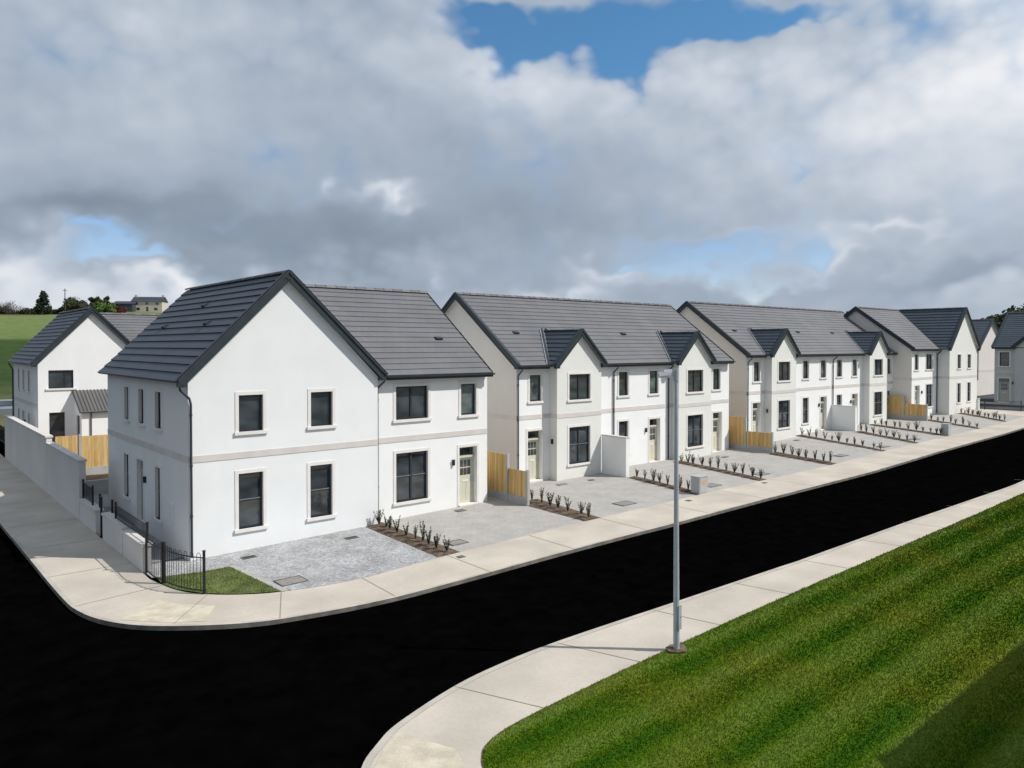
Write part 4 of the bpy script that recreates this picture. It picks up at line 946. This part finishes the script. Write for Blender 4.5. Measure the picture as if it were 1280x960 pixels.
# ------------------------------------------------------------------ fences
def fence(label, x, segs, posts, axis='y', yfix=None):
    """segs: (a, b, z0, z1) timber with gravel board below"""
    root = thing('timber_fence', label, 'fence', (x if axis == 'y' else segs[0][0], segs[0][0] if axis == 'y' else yfix, segs[0][2])); L = root.location
    def bx(mb, a, b, t0, t1, z0, z1, m):
        if axis == 'y': mb.box(x + t0 - L.x, x + t1 - L.x, a - L.y, b - L.y, z0 - L.z, z1 - L.z, m)
        else: mb.box(a - L.x, b - L.x, yfix + t0 - L.y, yfix + t1 - L.y, z0 - L.z, z1 - L.z, m)
    for a, b, z0, z1, gh in segs:
        lo, hi = min(a, b), max(a, b); mb = MB(); n = max(2, int((hi - lo) / .125)); w = (hi - lo) / n
        for i in range(n): bx(mb, lo + i * w + .004, lo + (i + 1) * w - .004, -.012 + .006 * (i % 2), .012 + .006 * (i % 2), z0 + gh, z1 - random.random() * .012, 'timber')
        for z in (z0 + gh + .12, z1 - .2): bx(mb, lo, hi, .02, .06, z, z + .07, 'timber')
        mb.build('timber_panel', root)
        g = MB(); bx(g, lo, hi, -.03, .03, z0 - .2, z0 + gh, 'gravel_board'); g.build('gravel_board', root)
    for p, z0, z1 in posts:
        g = MB(); bx(g, p - .055, p + .055, -.055, .055, z0 - .3, z1, 'gravel_board'); g.build('fence_post', root)
    return root
fence('pale timber fence with concrete posts between the corner house and the first terrace', 12.12, [(2.4, -.24, .12, 1.95, .28), (-.36, -1.42, .12, 1.42, .28)], [(-.30, .1, 1.98), (-1.5, .1, 1.48)])
fence('pale timber fence with concrete post between the first and second terrace', 31.45, [(2.9, 1.16, .2, 2.12, .32), (1.04, -.52, .2, 1.34, .32)], [(1.10, .2, 2.15), (-.58, .2, 1.40)])
fence('pale timber fence with concrete post between the second terrace and the far end house', 54.02 - .25, [(2.9, 1.31, .58, 2.36, .35), (1.19, -.38, .58, 1.80, .35)], [(1.25, .6, 2.38), (-.44, .6, 1.86)])
fence('golden timber garden fence behind the tall wall at left, in front of the rear house', 0, [(-1.05, -.16, .52, 2.33, .34), (-.04, 2.9, .52, 2.27, .34), (3.02, 6.2, .52, 2.27, .34)], [(-.10, .5, 2.36), (2.96, .5, 2.30)], axis='x', yfix=14.6)

# screen walls
def screen(label, x, y0, y1, zb, h):
    root = thing('screen_wall', label, 'wall', (x, y1, zb)); w = MB(); w.box(0, .23, 0, y0 - y1, -.3, h - .05, 'white_render'); w.build('wall', root)
    c = MB(); c.box(-.025, .255, -.025, y0 - y1, h - .05, h, 'coping'); c.build('coping', root)
screen('white screen wall standing out from the first bay of the near terrace', 19.49, 1.41, -.12, .17, 1.86)
screen('white screen wall standing out from the middle of the second terrace', 44.0, 2.19, .5, .44, 1.7)

# ------------------------------------------------------------------ lamp post
def lamp():
    root = thing('street_lamp', 'tall galvanised street lamp on the near footpath edge', 'street lamp', (5.47, -13.54, .0))
    m = MB(); m.tube([(0, 0, -.3), (0, 0, 0), (-.01, 0, 1.4), (-.02, 0, 2.8), (-.03, 0, 4.2), (-.04, 0, 5.62)], .074, 'galvanised', 24, r2=.036)
    m.build('column', root, smooth=True)
    d = MB(); d.box(-.045, .045, -.096, -.084, .45, .95, 'galvanised'); d.tube([(0, -.10, .70), (0, -.092, .70)], .012, 'black_metal', 8); d.build('access_door', root)
    s = MB(); s.tube([(-.04, 0, 5.56), (-.04, 0, 5.80)], .056, 'galvanised', 12); s.build('spigot', root, smooth=True)
    # lantern over the road side, square to the view line
    ax = Vector((-.78, .62, 0)).normalized(); sd = Vector((-ax.y, ax.x, 0))
    def P(a, b, z): v = ax * a + sd * b; return (v.x, v.y, z)
    Z = .40
    h = MB(); h.hexa([P(.03, -.05, 5.28 + Z), P(.40, -.10, 5.25 + Z), P(.40, .10, 5.25 + Z), P(.03, .05, 5.28 + Z), P(.03, -.045, 5.36 + Z), P(.40, -.085, 5.32 + Z), P(.40, .085, 5.32 + Z), P(.03, .045, 5.36 + Z)], 'lantern_grey')
    h.hexa([P(.10, -.03, 5.353 + Z), P(.30, -.05, 5.338 + Z), P(.30, .05, 5.338 + Z), P(.10, .03, 5.353 + Z), P(.12, -.02, 5.40 + Z), P(.28, -.03, 5.385 + Z), P(.28, .03, 5.385 + Z), P(.12, .02, 5.40 + Z)], 'lantern_grey'); ho = h.build('lantern', root)
    g = MB(); g.hexa([P(.14, -.06, 5.235 + Z), P(.37, -.08, 5.22 + Z), P(.37, .08, 5.22 + Z), P(.14, .06, 5.235 + Z), P(.14, -.06, 5.262 + Z), P(.37, -.08, 5.246 + Z), P(.37, .08, 5.246 + Z), P(.14, .06, 5.262 + Z)], 'white_plastic'); g.build('lens', ho)
    q = MB(); n = 14; pts = [(math.cos(2 * PI * k / n) * random.uniform(.20, .30), math.sin(2 * PI * k / n) * random.uniform(.16, .24), .035) for k in range(n)]
    q.face([(x, y, z) for x, y, z in pts], 'soil'); q.build('soil_collar', root)
lamp()

# cabinets
def cabinet(label, x0, x1, y, z, h, sticker):
    root = thing('utility_cabinet', label, 'cabinet', (x0, y, z)); m = MB(); w = x1 - x0
    m.box(0, w, 0, .42, -.1, h - .03, 'cabinet_grey'); m.build('body', root)
    t = MB(); t.box(-.02, w + .02, -.02, .44, h - .03, h, 'cabinet_grey'); t.build('lid', root)
    d = MB(); d.box(.04, w - .04, -.012, -.002, .05, h - .08, 'cabinet_grey'); d.build('cabinet_door', root)
    if sticker: s = MB(); s.box(w / 2 - .07, w / 2 + .09, -.017, -.013, h * .5, h * .5 + .17, 'orange'); s.build('warning_sticker', root)
cabinet('grey utility cabinet with an orange sticker at the pavement end of the third planted strip', 18.72, 19.30, -4.72, .16, .72, True)
cabinet('plain pale grey utility cabinet at the far planted strip', 46.05, 46.6, -4.6, .46, .72, False)

# drain covers
CV = [(1.45, -.88, .42, .26, 'm', 'small black drain grating on the cobbled drive near the left window'), (4.80, -1.03, .42, .26, 'm', 'small black drain grating on the cobbled drive near the right window'),
      (1.45, -3.85, .75, .60, 'c', 'brownish recessed access cover at the kerb end of the cobbled drive'), (9.72, -.38, .38, .28, 'p', 'small drain cover by the sage door of the corner house'),
      (6.98, -3.85, .62, .5, 'p', 'grey access cover beside the first planted strip'), (6.15, -5.2, .22, .2, 'p', 'tiny cover in the pavement below the first planted strip'),
      (16.05, .63, .5, .24, 'p', 'small drain cover at the first terrace door'), (17.8, .49, .3, .22, 'p', 'small drain cover under the first bay window'),
      (15.15, -3.78, .8, .6, 'p', 'dark access cover in the middle of the first terrace drive'), (12.32, -.1 + .2, .3, .2, 'p', 'small cover behind the low timber fence panel'),
      (20.75, -3.92, .8, .55, 'p', 'access cover just right of the grey utility cabinet'), (28.3, .4, .45, .26, 'p', 'small drain cover before the last door of the first terrace'),
      (24.95, -3.78, .8, .55, 'p', 'access cover right of the fourth planted strip'), (17.4, -5.15, .22, .2, 'p', 'tiny cover in the pavement left of the grey utility cabinet'),
      (36.9, .9, .4, .26, 'p', 'small drain cover under the first bay of the second terrace'), (33.1, -3.74, .8, .5, 'p', 'access cover on the first drive of the second terrace'),
      (37.8, -3.98, .8, .5, 'p', 'access cover on the second drive of the second terrace'), (42.5, -3.9, .8, .5, 'p', 'access cover on the third drive of the second terrace'), (23.0, -5.13, .22, .2, 'p', 'tiny cover in the pavement below the fourth planted strip')]
for x, y, w, d, k, lab in CV:
    m = MB(); mt = {'m': 'black_metal', 'c': 'cover_pave', 'p': 'cover_metal' if w < .5 else 'cover_pave'}[k]; sl = (gz(x + w / 2) - gz(x - w / 2)) / 2
    e = .03
    m.hexa([(-w / 2, -d / 2, -.05 - sl), (w / 2, -d / 2, -.05 + sl), (w / 2, d / 2, -.05 + sl), (-w / 2, d / 2, -.05 - sl), (-w / 2, -d / 2, .010 - sl), (w / 2, -d / 2, .010 + sl), (w / 2, d / 2, .010 + sl), (-w / 2, d / 2, .010 - sl)], mt)
    w2, d2 = w / 2 - e, d / 2 - e
    for q in ((-w / 2, w / 2, -d / 2, -d2), (-w / 2, w / 2, d2, d / 2), (-w / 2, -w2, -d2, d2), (w2, w / 2, -d2, d2)):
        m.box(q[0], q[1], q[2], q[3], .006, .016 + abs(sl), 'cover_metal')
    o = m.build('drain_cover'); o.location = (x, y, gz(x)); tag(o, lab, 'drain cover')

# ------------------------------------------------------------------ saplings
def sapling_mesh(seed, hs=1.):
    rnd = random.Random(seed); mb = MB()
    for s in range(rnd.randint(6, 10)):
        a = rnd.uniform(0, 2 * PI); lean = rnd.uniform(.03, .19); h = rnd.uniform(.26, .52) * hs; p = [Vector((0, 0, 0))]
        for k in range(1, 4): p.append(Vector((math.cos(a) * lean * k / 3 + rnd.uniform(-.01, .01), math.sin(a) * lean * k / 3 + rnd.uniform(-.01, .01), h * k / 3)))
        mb.tube(p, .0055, 'bark', 4, r2=.002, cap=False)
        for k in range(36):
            t = rnd.uniform(.12, 1); q = p[0].lerp(p[-1], t); b = rnd.uniform(0, 2 * PI); up = rnd.uniform(.3, 1.1); L = rnd.uniform(.035, .06); W = L * .36
            d = Vector((math.cos(b) * math.cos(up), math.sin(b) * math.cos(up), math.sin(up))); sd = d.cross(Vector((0, 0, 1))).normalized() * W
            mb.face([q, q + d * L * .5 + sd, q + d * L, q + d * L * .5 - sd], 'leaf')
    return mb
SM = []
for s in range(6):
    o = sapling_mesh(s + 3).build('tmp'); SM.append(o.data); bpy.data.objects.remove(o)
PL = [10, 7, 8, 11, 8, 11, 9, 11, 8, 12]
ordw = ['first', 'second', 'third', 'fourth', 'fifth', 'sixth', 'seventh', 'eighth', 'ninth', 'tenth']
for i, (bpts, n) in enumerate(zip(BEDS, PL)):
    A = Vector(bpts[0]).lerp(Vector(bpts[1]), .55); B = Vector(bpts[3]).lerp(Vector(bpts[2]), .55)
    for k in range(n):
        t = (k + .35) / n; 
        if i in (2, 7) and k == 0: t += .06
        p = A.lerp(B, t); o = bpy.data.objects.new('hedge_sapling', SM[random.randrange(6)]); COL.objects.link(o)
        o.location = (p.x + random.uniform(-.08, .08), p.y + random.uniform(-.08, .08), gz(p.x) + .03); o.rotation_euler = (0, 0, random.uniform(0, 6.28)); s = random.uniform(.85, 1.2); o.scale = (s, s, s * random.uniform(.9, 1.15))
        tag(o, 'young hedge sapling in the row of the %s planted strip from the corner house' % ordw[i], 'sapling', 'saplings in the %s planted strip' % ordw[i])

# ------------------------------------------------------------------ trees and far things
def tree(label, x, y, h, w, shape, m, trunk=.25, dens=1., z=None, name='tree', seed=1):
    zb = HZ(x, y) if z is None else z; rnd = random.Random(seed); root = thing(name, label, 'tree', (x, y, zb - .3))
    t = MB(); t.tube([(0, 0, 0), (0, 0, h * .35), (rnd.uniform(-.03, .03) * h, 0, h * .8)], h * .035, 'bark', 7, r2=h * .008)
    ends = []
    for k in range(7):
        a = 2 * PI * k / 7 + rnd.random(); zz = h * (trunk + .1 * rnd.random()); e = Vector((math.cos(a) * w * .33, math.sin(a) * w * .33, zz + h * .28)); t.tube([(0, 0, zz), e], h * .013, 'bark', 5, r2=h * .004)
    t.build('trunk', root)
    c = MB(); n = int(2600 * dens); lobes = []
    if shape == 'cone':
        for k in range(60):
            s = rnd.random() ** .8; zz = h * (.08 + .9 * s); r = w / 2 * (1 - s) ** .75 * (.8 + .3 * rnd.random()); a = rnd.uniform(0, 2 * PI); q = r * .7; lobes.append((Vector((math.cos(a) * q, math.sin(a) * q, zz)), max(.12 * w, r * .42)))
    else:
        for k in range(26 if shape == 'round' else 34):
            a = rnd.uniform(0, 2 * PI); q = w / 2 * math.sqrt(rnd.random()) * .78; top = math.sqrt(max(0, 1 - (q / (w / 2)) ** 2)); zz = h * trunk + h * (1 - trunk) * (.14 + .68 * rnd.random() * top); lobes.append((Vector((math.cos(a) * q, math.sin(a) * q, zz)), w * rnd.uniform(.12, .2)))
    sz = max(w, h) * (.028 if shape != 'bare' else .02)
    for k in range(n):
        L, r = lobes[rnd.randrange(len(lobes))]; d = Vector((rnd.gauss(0, 1), rnd.gauss(0, 1), rnd.gauss(0, .8))).normalized(); p = L + d * r * (rnd.random() ** .4)
        u = Vector((rnd.gauss(0, 1), rnd.gauss(0, 1), rnd.gauss(0, 1))).normalized(); v = u.cross(d).normalized(); s = sz * rnd.uniform(.6, 1.3)
        if shape == 'bare': v = v * .35
        c.face([p - u * s, p - v * s, p + u * s, p + v * s], m)
    c.build('crown', root)
# direction helper used only to lay out the distant skyline on the ground
def far(px, d):
    r = (px - 640.03) / 934.34; c_, s_ = math.cos(R(40.626)), math.sin(R(40.626)); return CAM[0] + (s_ + r * c_) * d, CAM[1] + (c_ - r * s_) * d
def hpx(p, d): return p / 934.34 * d
skyline = [('broad leafless grey tree at the left edge of the far hill', 14, 250, 20, 32, 'bare', 'twig_grey', .1, .8), ('dark clump of scrub at the very left edge of the hill', -4, 250, 19, 14, 'round', 'leaf_dark', .1, .7),
           ('tall dark conifer standing alone on the hill at left', 55, 250, 29, 26, 'cone', 'leaf_dark', .1, 1.4), ('wide dark green oak left of the pair of treetops on the hill', 97, 252, 23, 33, 'round', 'leaf_olive', .22, 1.2),
           ('dark rounded treetop in the middle of the hill clump', 119, 262, 27, 15, 'round', 'leaf_dark', .3, .9), ('compact dark tree right of the clump middle, near the farmhouse', 132, 258, 25, 13, 'round', 'leaf_olive', .3, .9),
           ('bright green bushy tree in front of the hill clump', 131, 240, 15, 32, 'round', 'leaf_bright', .05, 1.1), ('dark red shrub beside the distant farm shed', 151, 238, 12, 16, 'round', 'leaf_red', .05, .7),
           ('pale scrubby thicket between oak and bright bush on the hill', 108, 246, 18, 16, 'bare', 'twig_grey', .05, .6), ('small round hedge tree right of the lone conifer', 72, 252, 8, 16, 'round', 'leaf_dark', .05, .5)]
for i, (lab, px, d, hp, wp, sh, m, tr, dn) in enumerate(skyline):
    x, y = far(px, d); tree(lab, x, y, hpx(hp, d), hpx(wp, d), sh, m, tr, dn, seed=i + 11)
x, y = far(1272, 125); tree('large round dark green tree behind the houses at the right edge', x, y, 13.2, 13.5, 'round', 'leaf_olive', .25, 1.8, z=.8, seed=5)
# hedgerow: nobody could count its bushes
def hedge():
    rnd = random.Random(5); c = MB(); 
    for k in range(9000):
        px = rnd.uniform(-60, 175); x, y = far(px, 255 + rnd.uniform(-3, 3)); hh = 1.9 + 1.0 * math.sin(px * .21) * math.sin(px * .057 + 1) + rnd.uniform(-.2, .5)
        p = Vector((x, y, HZ(x, y) + rnd.uniform(0, 1) * hh)); u = Vector((rnd.gauss(0, 1), rnd.gauss(0, 1), rnd.gauss(0, 1))).normalized(); v = Vector((rnd.gauss(0, 1), rnd.gauss(0, 1), rnd.gauss(0, 1))).normalized(); s = rnd.uniform(.18, .4)
        c.face([p - u * s, p - v * s, p + u * s, p + v * s], 'hedge_leaf')
    o = c.build('hedgerow'); tag(o, 'brownish hedgerow along the top of the distant field', 'hedge', kind='stuff')
hedge()
def far_house():
    x, y = far(184, 250); z = HZ(x, y); root = thing('farmhouse', 'cream farmhouse with grey roof and two chimneys on the far hill at left', 'house', (x, y, z - .2), -R(40.6 - 8)); w = MB(); W, D, H = 9.6, 6, 3.3
    hs = [(1.2, 2.0, 2.2, 3.0), (4.4, 5.2, 2.2, 3.0), (7.6, 8.4, 2.2, 3.0), (1.4, 2.6, .3, 1.2), (4.5, 5.3, 0, 1.5), (7, 8.2, .3, 1.2)]; T = TF(-W / 2, 0)
    panel(w, T, 0, W, -1, H, hs, 'cream_wall', .15); w.box(-W / 2, W / 2, .16, D, -1, H, 'cream_wall')
    w.build('wall', root)
    for a, b, c_, d_ in hs: m = MB(T); m.face([(a, .12, c_), (b, .12, c_), (b, .12, d_), (a, .12, d_)], 'glass'); m.build('window', root)
    r = MB(); r.hexa([(-W / 2 - .2, -.3, H), (W / 2 + .2, -.3, H), (W / 2 + .2, D + .3, H), (-W / 2 - .2, D + .3, H), (-W / 2 - .2, D / 2 - .05, H + 1.7), (W / 2 + .2, D / 2 - .05, H + 1.7), (W / 2 + .2, D / 2 + .05, H + 1.7), (-W / 2 - .2, D / 2 + .05, H + 1.7)], 'far_slate'); ro = r.build('roof', root)
    for s in (-1, 1): m = MB(); m.box(s * (W / 2 - .5) - .35, s * (W / 2 - .5) + .35, D / 2 - .3, D / 2 + .3, H + .8, H + 2.3, 'cream_wall'); m.build('chimney', ro)
    x, y = far(154, 246); z = HZ(x, y); root = thing('farm_shed', 'low dark blue farm shed left of the cream farmhouse', 'shed', (x, y, z - .2), -R(40.6 - 8)); w = MB(); w.box(-3.1, 3.0, 0, 7, -1, 2.6, 'far_shed'); w.build('wall', root)
    r = MB(); r.hexa([(-3.3, -.2, 2.602), (3.2, -.2, 2.602), (3.2, 7.2, 2.602), (-3.3, 7.2, 2.602), (-3.3, 3.4, 3.6), (3.2, 3.4, 3.6), (3.2, 3.6, 3.6), (-3.3, 3.6, 3.6)], 'far_slate'); r.build('roof', root)
    x, y = far(82, 240); z = HZ(x, y); root = thing('utility_pole', 'thin utility pole between the conifer and the oak on the hill', 'pole', (x, y, z)); m = MB(); m.tube([(0, 0, -.5), (0, 0, 8.3)], .13, 'bark', 6); m.build('pole', root); m = MB(); m.box(-.7, .7, -.06, .06, 7.6, 7.75, 'bark'); m.build('crossarm', root)
far_house()
# car glimpsed over the garden wall, far up the side street
def car():
    root = thing('parked_car', 'grey blue car glimpsed over the tall garden wall at the left edge', 'car', (2.1, 57.5, -.02), R(80)); b = MB()
    prof = [(-2.1, .35), (-2.15, .8), (-1.5, .95), (-.9, 1.42), (.7, 1.45), (1.5, .98), (2.1, .9), (2.12, .4)]
    for s in (-1, 1): b.face([(x, s * .82, z) for x, z in prof], 'car_paint')
    for (a, c) in zip(prof, prof[1:] + prof[:1]): b.face([(a[0], -.82, a[1]), (c[0], -.82, c[1]), (c[0], .82, c[1]), (a[0], .82, a[1])], 'car_paint')
    b.build('body', root)
    for s in (-1, 1):
        m = MB(); m.face([(-1.3, s * .825, .98), (-.85, s * .825, 1.35), (.65, s * .825, 1.37), (1.25, s * .825, 1.0)], 'glass'); m.build('side_window', root)
        for x in (-1.35, 1.35): m = MB(); m.tube([(x, s * .68, .32), (x, s * .84, .32)], .32, 'tyre', 16); m.build('wheel', root)
    m = MB(); m.face([(-1.5, -.7, .965), (-.93, -.65, 1.41), (-.93, .65, 1.41), (-1.5, .7, .965)], 'glass'); m.build('windscreen', root)
car()
fence('short golden timber fence stretch far up the side street at the left edge', 0, [(-1.6, 1.1, .1, 1.5, .2)], [(1.15, .1, 1.6)], axis='x', yfix=56)

# block on the far side of the green: outside the picture, its roof shades the lower right of the lawn
simple_block('terrace_building', 'white terrace outside the picture, shading the lower right corner of the lawn', (8.2, -30.6, .1), 0, 30, 8.62, True, 'white_render', [])

# ------------------------------------------------------------------ world
SUN_EL = 47.0; SUN_DIR = Vector((.69, -.724, 0)).normalized() * math.cos(R(SUN_EL)) + Vector((0, 0, math.sin(R(SUN_EL))))
ld = bpy.data.lights.new('sun', 'SUN'); ld.energy = 4.35; ld.angle = R(.55); ld.color = (1, .955, .89); lo = bpy.data.objects.new('sun', ld); COL.objects.link(lo); lo.rotation_euler = SUN_DIR.to_track_quat('Z', 'Y').to_euler(); lo.location = (20, -40, 40)
W = bpy.data.worlds.new('World'); scn.world = W; W.use_nodes = True; n = W.node_tree.nodes; l = W.node_tree.links
for x_ in list(n): n.remove(x_)
out = n.new('ShaderNodeOutputWorld')
sky = n.new('ShaderNodeTexSky'); sky.sky_type = 'NISHITA'; sky.sun_disc = False; sky.sun_elevation = R(SUN_EL); sky.sun_rotation = math.atan2(SUN_DIR.x, SUN_DIR.y); sky.air_density = 1.0; sky.dust_density = .2; sky.ozone_density = 2.0
tint = n.new('ShaderNodeVectorMath'); tint.operation = 'MULTIPLY'; tint.inputs[1].default_value = (.56, .88, 1.0); l.new(sky.outputs[0], tint.inputs[0])
bg1 = n.new('ShaderNodeBackground'); bg1.inputs[1].default_value = .125; l.new(tint.outputs[0], bg1.inputs[0])
tc = n.new('ShaderNodeTexCoord'); nrm = n.new('ShaderNodeVectorMath'); nrm.operation = 'NORMALIZE'; l.new(tc.outputs['Generated'], nrm.inputs[0]); DIR = nrm.outputs[0]
def mth(op, *a):
    x = n.new('ShaderNodeMath'); x.operation = op
    for i, v in enumerate(a):
        if isinstance(v, (int, float)): x.inputs[i].default_value = v
        else: l.new(v, x.inputs[i])
    return x.outputs[0]
sp = n.new('ShaderNodeSeparateXYZ'); l.new(DIR, sp.inputs[0])
AZ0 = mth('ARCTAN2', sp.outputs[0], sp.outputs[1]); EL0 = mth('ARCSINE', sp.outputs[2])
mp = n.new('ShaderNodeMapping'); mp.inputs['Scale'].default_value = (1, 1, 1.35); l.new(DIR, mp.inputs[0])
def noise(vec, sc, det, rough, off=(0, 0, 0), dist=0, out=0):
    m2 = n.new('ShaderNodeMapping'); m2.inputs['Location'].default_value = off; l.new(vec, m2.inputs[0])
    x = n.new('ShaderNodeTexNoise'); x.inputs['Scale'].default_value = sc; x.inputs['Detail'].default_value = det; x.inputs['Roughness'].default_value = rough; x.inputs['Distortion'].default_value = dist; l.new(m2.outputs[0], x.inputs[0]); return x.outputs[out]
def billow(vec, sc, off=(0, 0, 0), det=2):
    m2 = n.new('ShaderNodeMapping'); m2.inputs['Location'].default_value = off; l.new(vec, m2.inputs[0])
    x = n.new('ShaderNodeTexVoronoi'); x.inputs['Scale'].default_value = sc; x.inputs['Detail'].default_value = det; x.inputs['Roughness'].default_value = .55; x.inputs['Lacunarity'].default_value = 2.2
    l.new(m2.outputs[0], x.inputs[0]); return mth('SUBTRACT', .5, x.outputs['Distance'])
# warped angular coordinates: every cloud edge is broken up
w1 = noise(mp.outputs[0], 4.5, 4, .55, (3, 1, 2), 0, 1); ws = n.new('ShaderNodeSeparateXYZ'); l.new(w1, ws.inputs[0])
bl = billow(mp.outputs[0], 9, (.3, .1, 0))
AZ = mth('ADD', mth('ADD', AZ0, mth('MULTIPLY', mth('SUBTRACT', ws.outputs[0], .5), .22)), mth('MULTIPLY', bl, .03))
EL = mth('ADD', mth('ADD', EL0, mth('MULTIPLY', mth('SUBTRACT', ws.outputs[1], .5), .13)), mth('MULTIPLY', mth('SUBTRACT', bl, .1), -.05))
def ae(px, py):
    # azimuth and elevation of a sky feature
    r = (px - 640.03) / 934.34; z = -(py - 449.06) / 934.34; p = -.018; d = math.cos(p) - z * math.sin(p); z = math.sin(p) + z * math.cos(p)
    az = R(40.626) + math.atan2(r, d); return az, math.atan2(z, math.hypot(r, d))
def blob(px, py, rx, ry, amp):
    az, el = ae(px, py); k = math.cos(az - R(40.626))
    sx = rx / 934.34 * k * k; sy = ry / 934.34 * k
    u = mth('DIVIDE', mth('SUBTRACT', AZ, az), sx); v = mth('DIVIDE', mth('SUBTRACT', EL, el), sy)
    q = mth('ADD', mth('MULTIPLY', u, u), mth('MULTIPLY', v, v))
    return mth('MULTIPLY', mth('EXPONENT', mth('MULTIPLY', q, -1.0)), amp)
def total(lst):
    s = None
    for b in lst:
        v = blob(*b); s = v if s is None else mth('ADD', s, v)
    return s
nA = noise(mp.outputs[0], 2.6, 5, .55, (1.3, .2, 0), 0); nC = noise(mp.outputs[0], 7, 6, .55, (4, 4, 1), 0); nD = noise(mp.outputs[0], 1.6, 3, .5, (7, 2, 3))
bl2 = billow(mp.outputs[0], 9, (.3 - .010, .1 + .012, -.030))
# the clear sky pales towards the horizon
tr = n.new('ShaderNodeMapRange'); tr.inputs[1].default_value = .05; tr.inputs[2].default_value = .36; tr.inputs[3].default_value = .92; tr.inputs[4].default_value = .54; l.new(EL0, tr.inputs[0])
tg = n.new('ShaderNodeCombineXYZ'); l.new(tr.outputs[0], tg.inputs[0]); tg.inputs[1].default_value = .87; tg.inputs[2].default_value = 1.0; l.new(tg.outputs[0], tint.inputs[1])
gaps = total([(580, 2, 70, 22, 1.1), (665, 22, 55, 28, 1.1), (752, 34, 48, 36, 1.2), (810, 2, 80, 30, 1.1), (900, -10, 70, 18, .8), (985, -16, 60, 14, .6), (118, 270, 42, 17, .95), (190, 300, 44, 10, .85), (135, 300, 45, 12, .5),
              (885, 268, 130, 22, .62), (830, 302, 90, 16, .52), (940, 312, 70, 10, .4), (1040, 280, 50, 16, .4), (1020, 235, 30, 20, .25), (757, 300, 20, 7, .5), (972, 180, 16, 26, .3), (340, 332, 24, 8, .4)])
cov = mth('SUBTRACT', mth('MULTIPLY_ADD', mth('SUBTRACT', nA, .5), .8, .78), gaps)
cov = mth('ADD', cov, mth('ADD', mth('MULTIPLY', mth('SUBTRACT', nC, .5), .55), mth('MULTIPLY', mth('SUBTRACT', bl, .12), .42)))
mr = n.new('ShaderNodeMapRange'); mr.interpolation_type = 'SMOOTHSTEP'; mr.inputs[1].default_value = -.22; mr.inputs[2].default_value = .50; l.new(cov, mr.inputs[0]); MASK = mr.outputs[0]
br = total([(1290, -10, 200, 110, .40), (1200, 150, 190, 110, .14), (1000, 110, 200, 80, .12), (620, 45, 60, 28, .18), (520, 20, 60, 26, .14), (670, 95, 60, 30, .13), (760, 105, 70, 26, .12), (150, 50, 180, 70, .08), (20, 300, 60, 36, .34), (240, 335, 85, 16, .38), (60, 350, 110, 26, .26),
            (728, 312, 50, 12, .24), (690, 342, 60, 14, .17), (450, 212, 46, 10, .22), (375, 198, 12, 11, .20), (482, 226, 20, 9, .24), (1130, 270, 50, 12, .18), (1060, 300, 40, 13, .16), (1230, 352, 90, 18, .10), (535, 338, 14, 12, .12), (640, 348, 60, 12, .12), (900, 100, 60, 30, .05),
            (230, 240, 260, 40, -.15), (430, 285, 190, 36, -.16), (80, 215, 130, 24, -.10), (250, 300, 80, 12, -.08), (820, 342, 110, 14, -.05), (1190, 318, 90, 15, -.12), (640, 230, 120, 40, -.09), (380, 150, 90, 60, -.05), (560, 140, 60, 50, -.05), (460, 345, 120, 18, -.12)])
rel = mth('MULTIPLY', mth('SUBTRACT', bl, bl2), .34)
t0 = mth('ADD', mth('MULTIPLY_ADD', mth('SUBTRACT', nA, .5), .28, .50), mth('MULTIPLY', br, 1.18))
t0 = mth('ADD', t0, mth('MULTIPLY', mth('SUBTRACT', nD, .5), .25))
tex = mth('ADD', mth('ADD', rel, mth('MULTIPLY', mth('SUBTRACT', nC, .5), .22)), mth('MULTIPLY', mth('SUBTRACT', bl, .12), .12))
amt = n.new('ShaderNodeMapRange'); amt.inputs[1].default_value = .38; amt.inputs[2].default_value = .70; amt.inputs[3].default_value = .15; amt.inputs[4].default_value = .46; l.new(t0, amt.inputs[0])
t = mth('ADD', t0, mth('MULTIPLY', tex, amt.outputs[0]))
edge = mth('MULTIPLY', mth('SUBTRACT', 1.0, mth('ABSOLUTE', mth('MULTIPLY_ADD', MASK, 2.0, -1.5))), .08)
t = mth('ADD', t, mth('MAXIMUM', edge, 0.0))
cr = n.new('ShaderNodeValToRGB'); e = cr.color_ramp.elements
e[0].position = 0.10; e[0].color = (.175, .225, .285, 1); e[1].position = 1.0; e[1].color = (.88, .885, .91, 1)
for p, c in ((.32, (.265, .325, .40)), (.50, (.38, .445, .535)), (.68, (.535, .595, .68)), (.85, (.71, .75, .81))): k = e.new(p); k.color = (*c, 1)
l.new(t, cr.inputs[0])
bg2 = n.new('ShaderNodeBackground'); bg2.inputs[1].default_value = 1.0; l.new(cr.outputs[0], bg2.inputs[0])
ms = n.new('ShaderNodeMixShader'); l.new(MASK, ms.inputs[0]); l.new(bg1.outputs[0], ms.inputs[1]); l.new(bg2.outputs[0], ms.inputs[2]); l.new(ms.outputs[0], out.inputs[0])
W.cycles.sampling_method = 'MANUAL'; W.cycles.sample_map_resolution = 512

scn.view_settings.view_transform = 'Standard'; scn.view_settings.look = 'None'; scn.view_settings.exposure = 0; scn.view_settings.gamma = 1
scn.cycles.max_bounces = 6
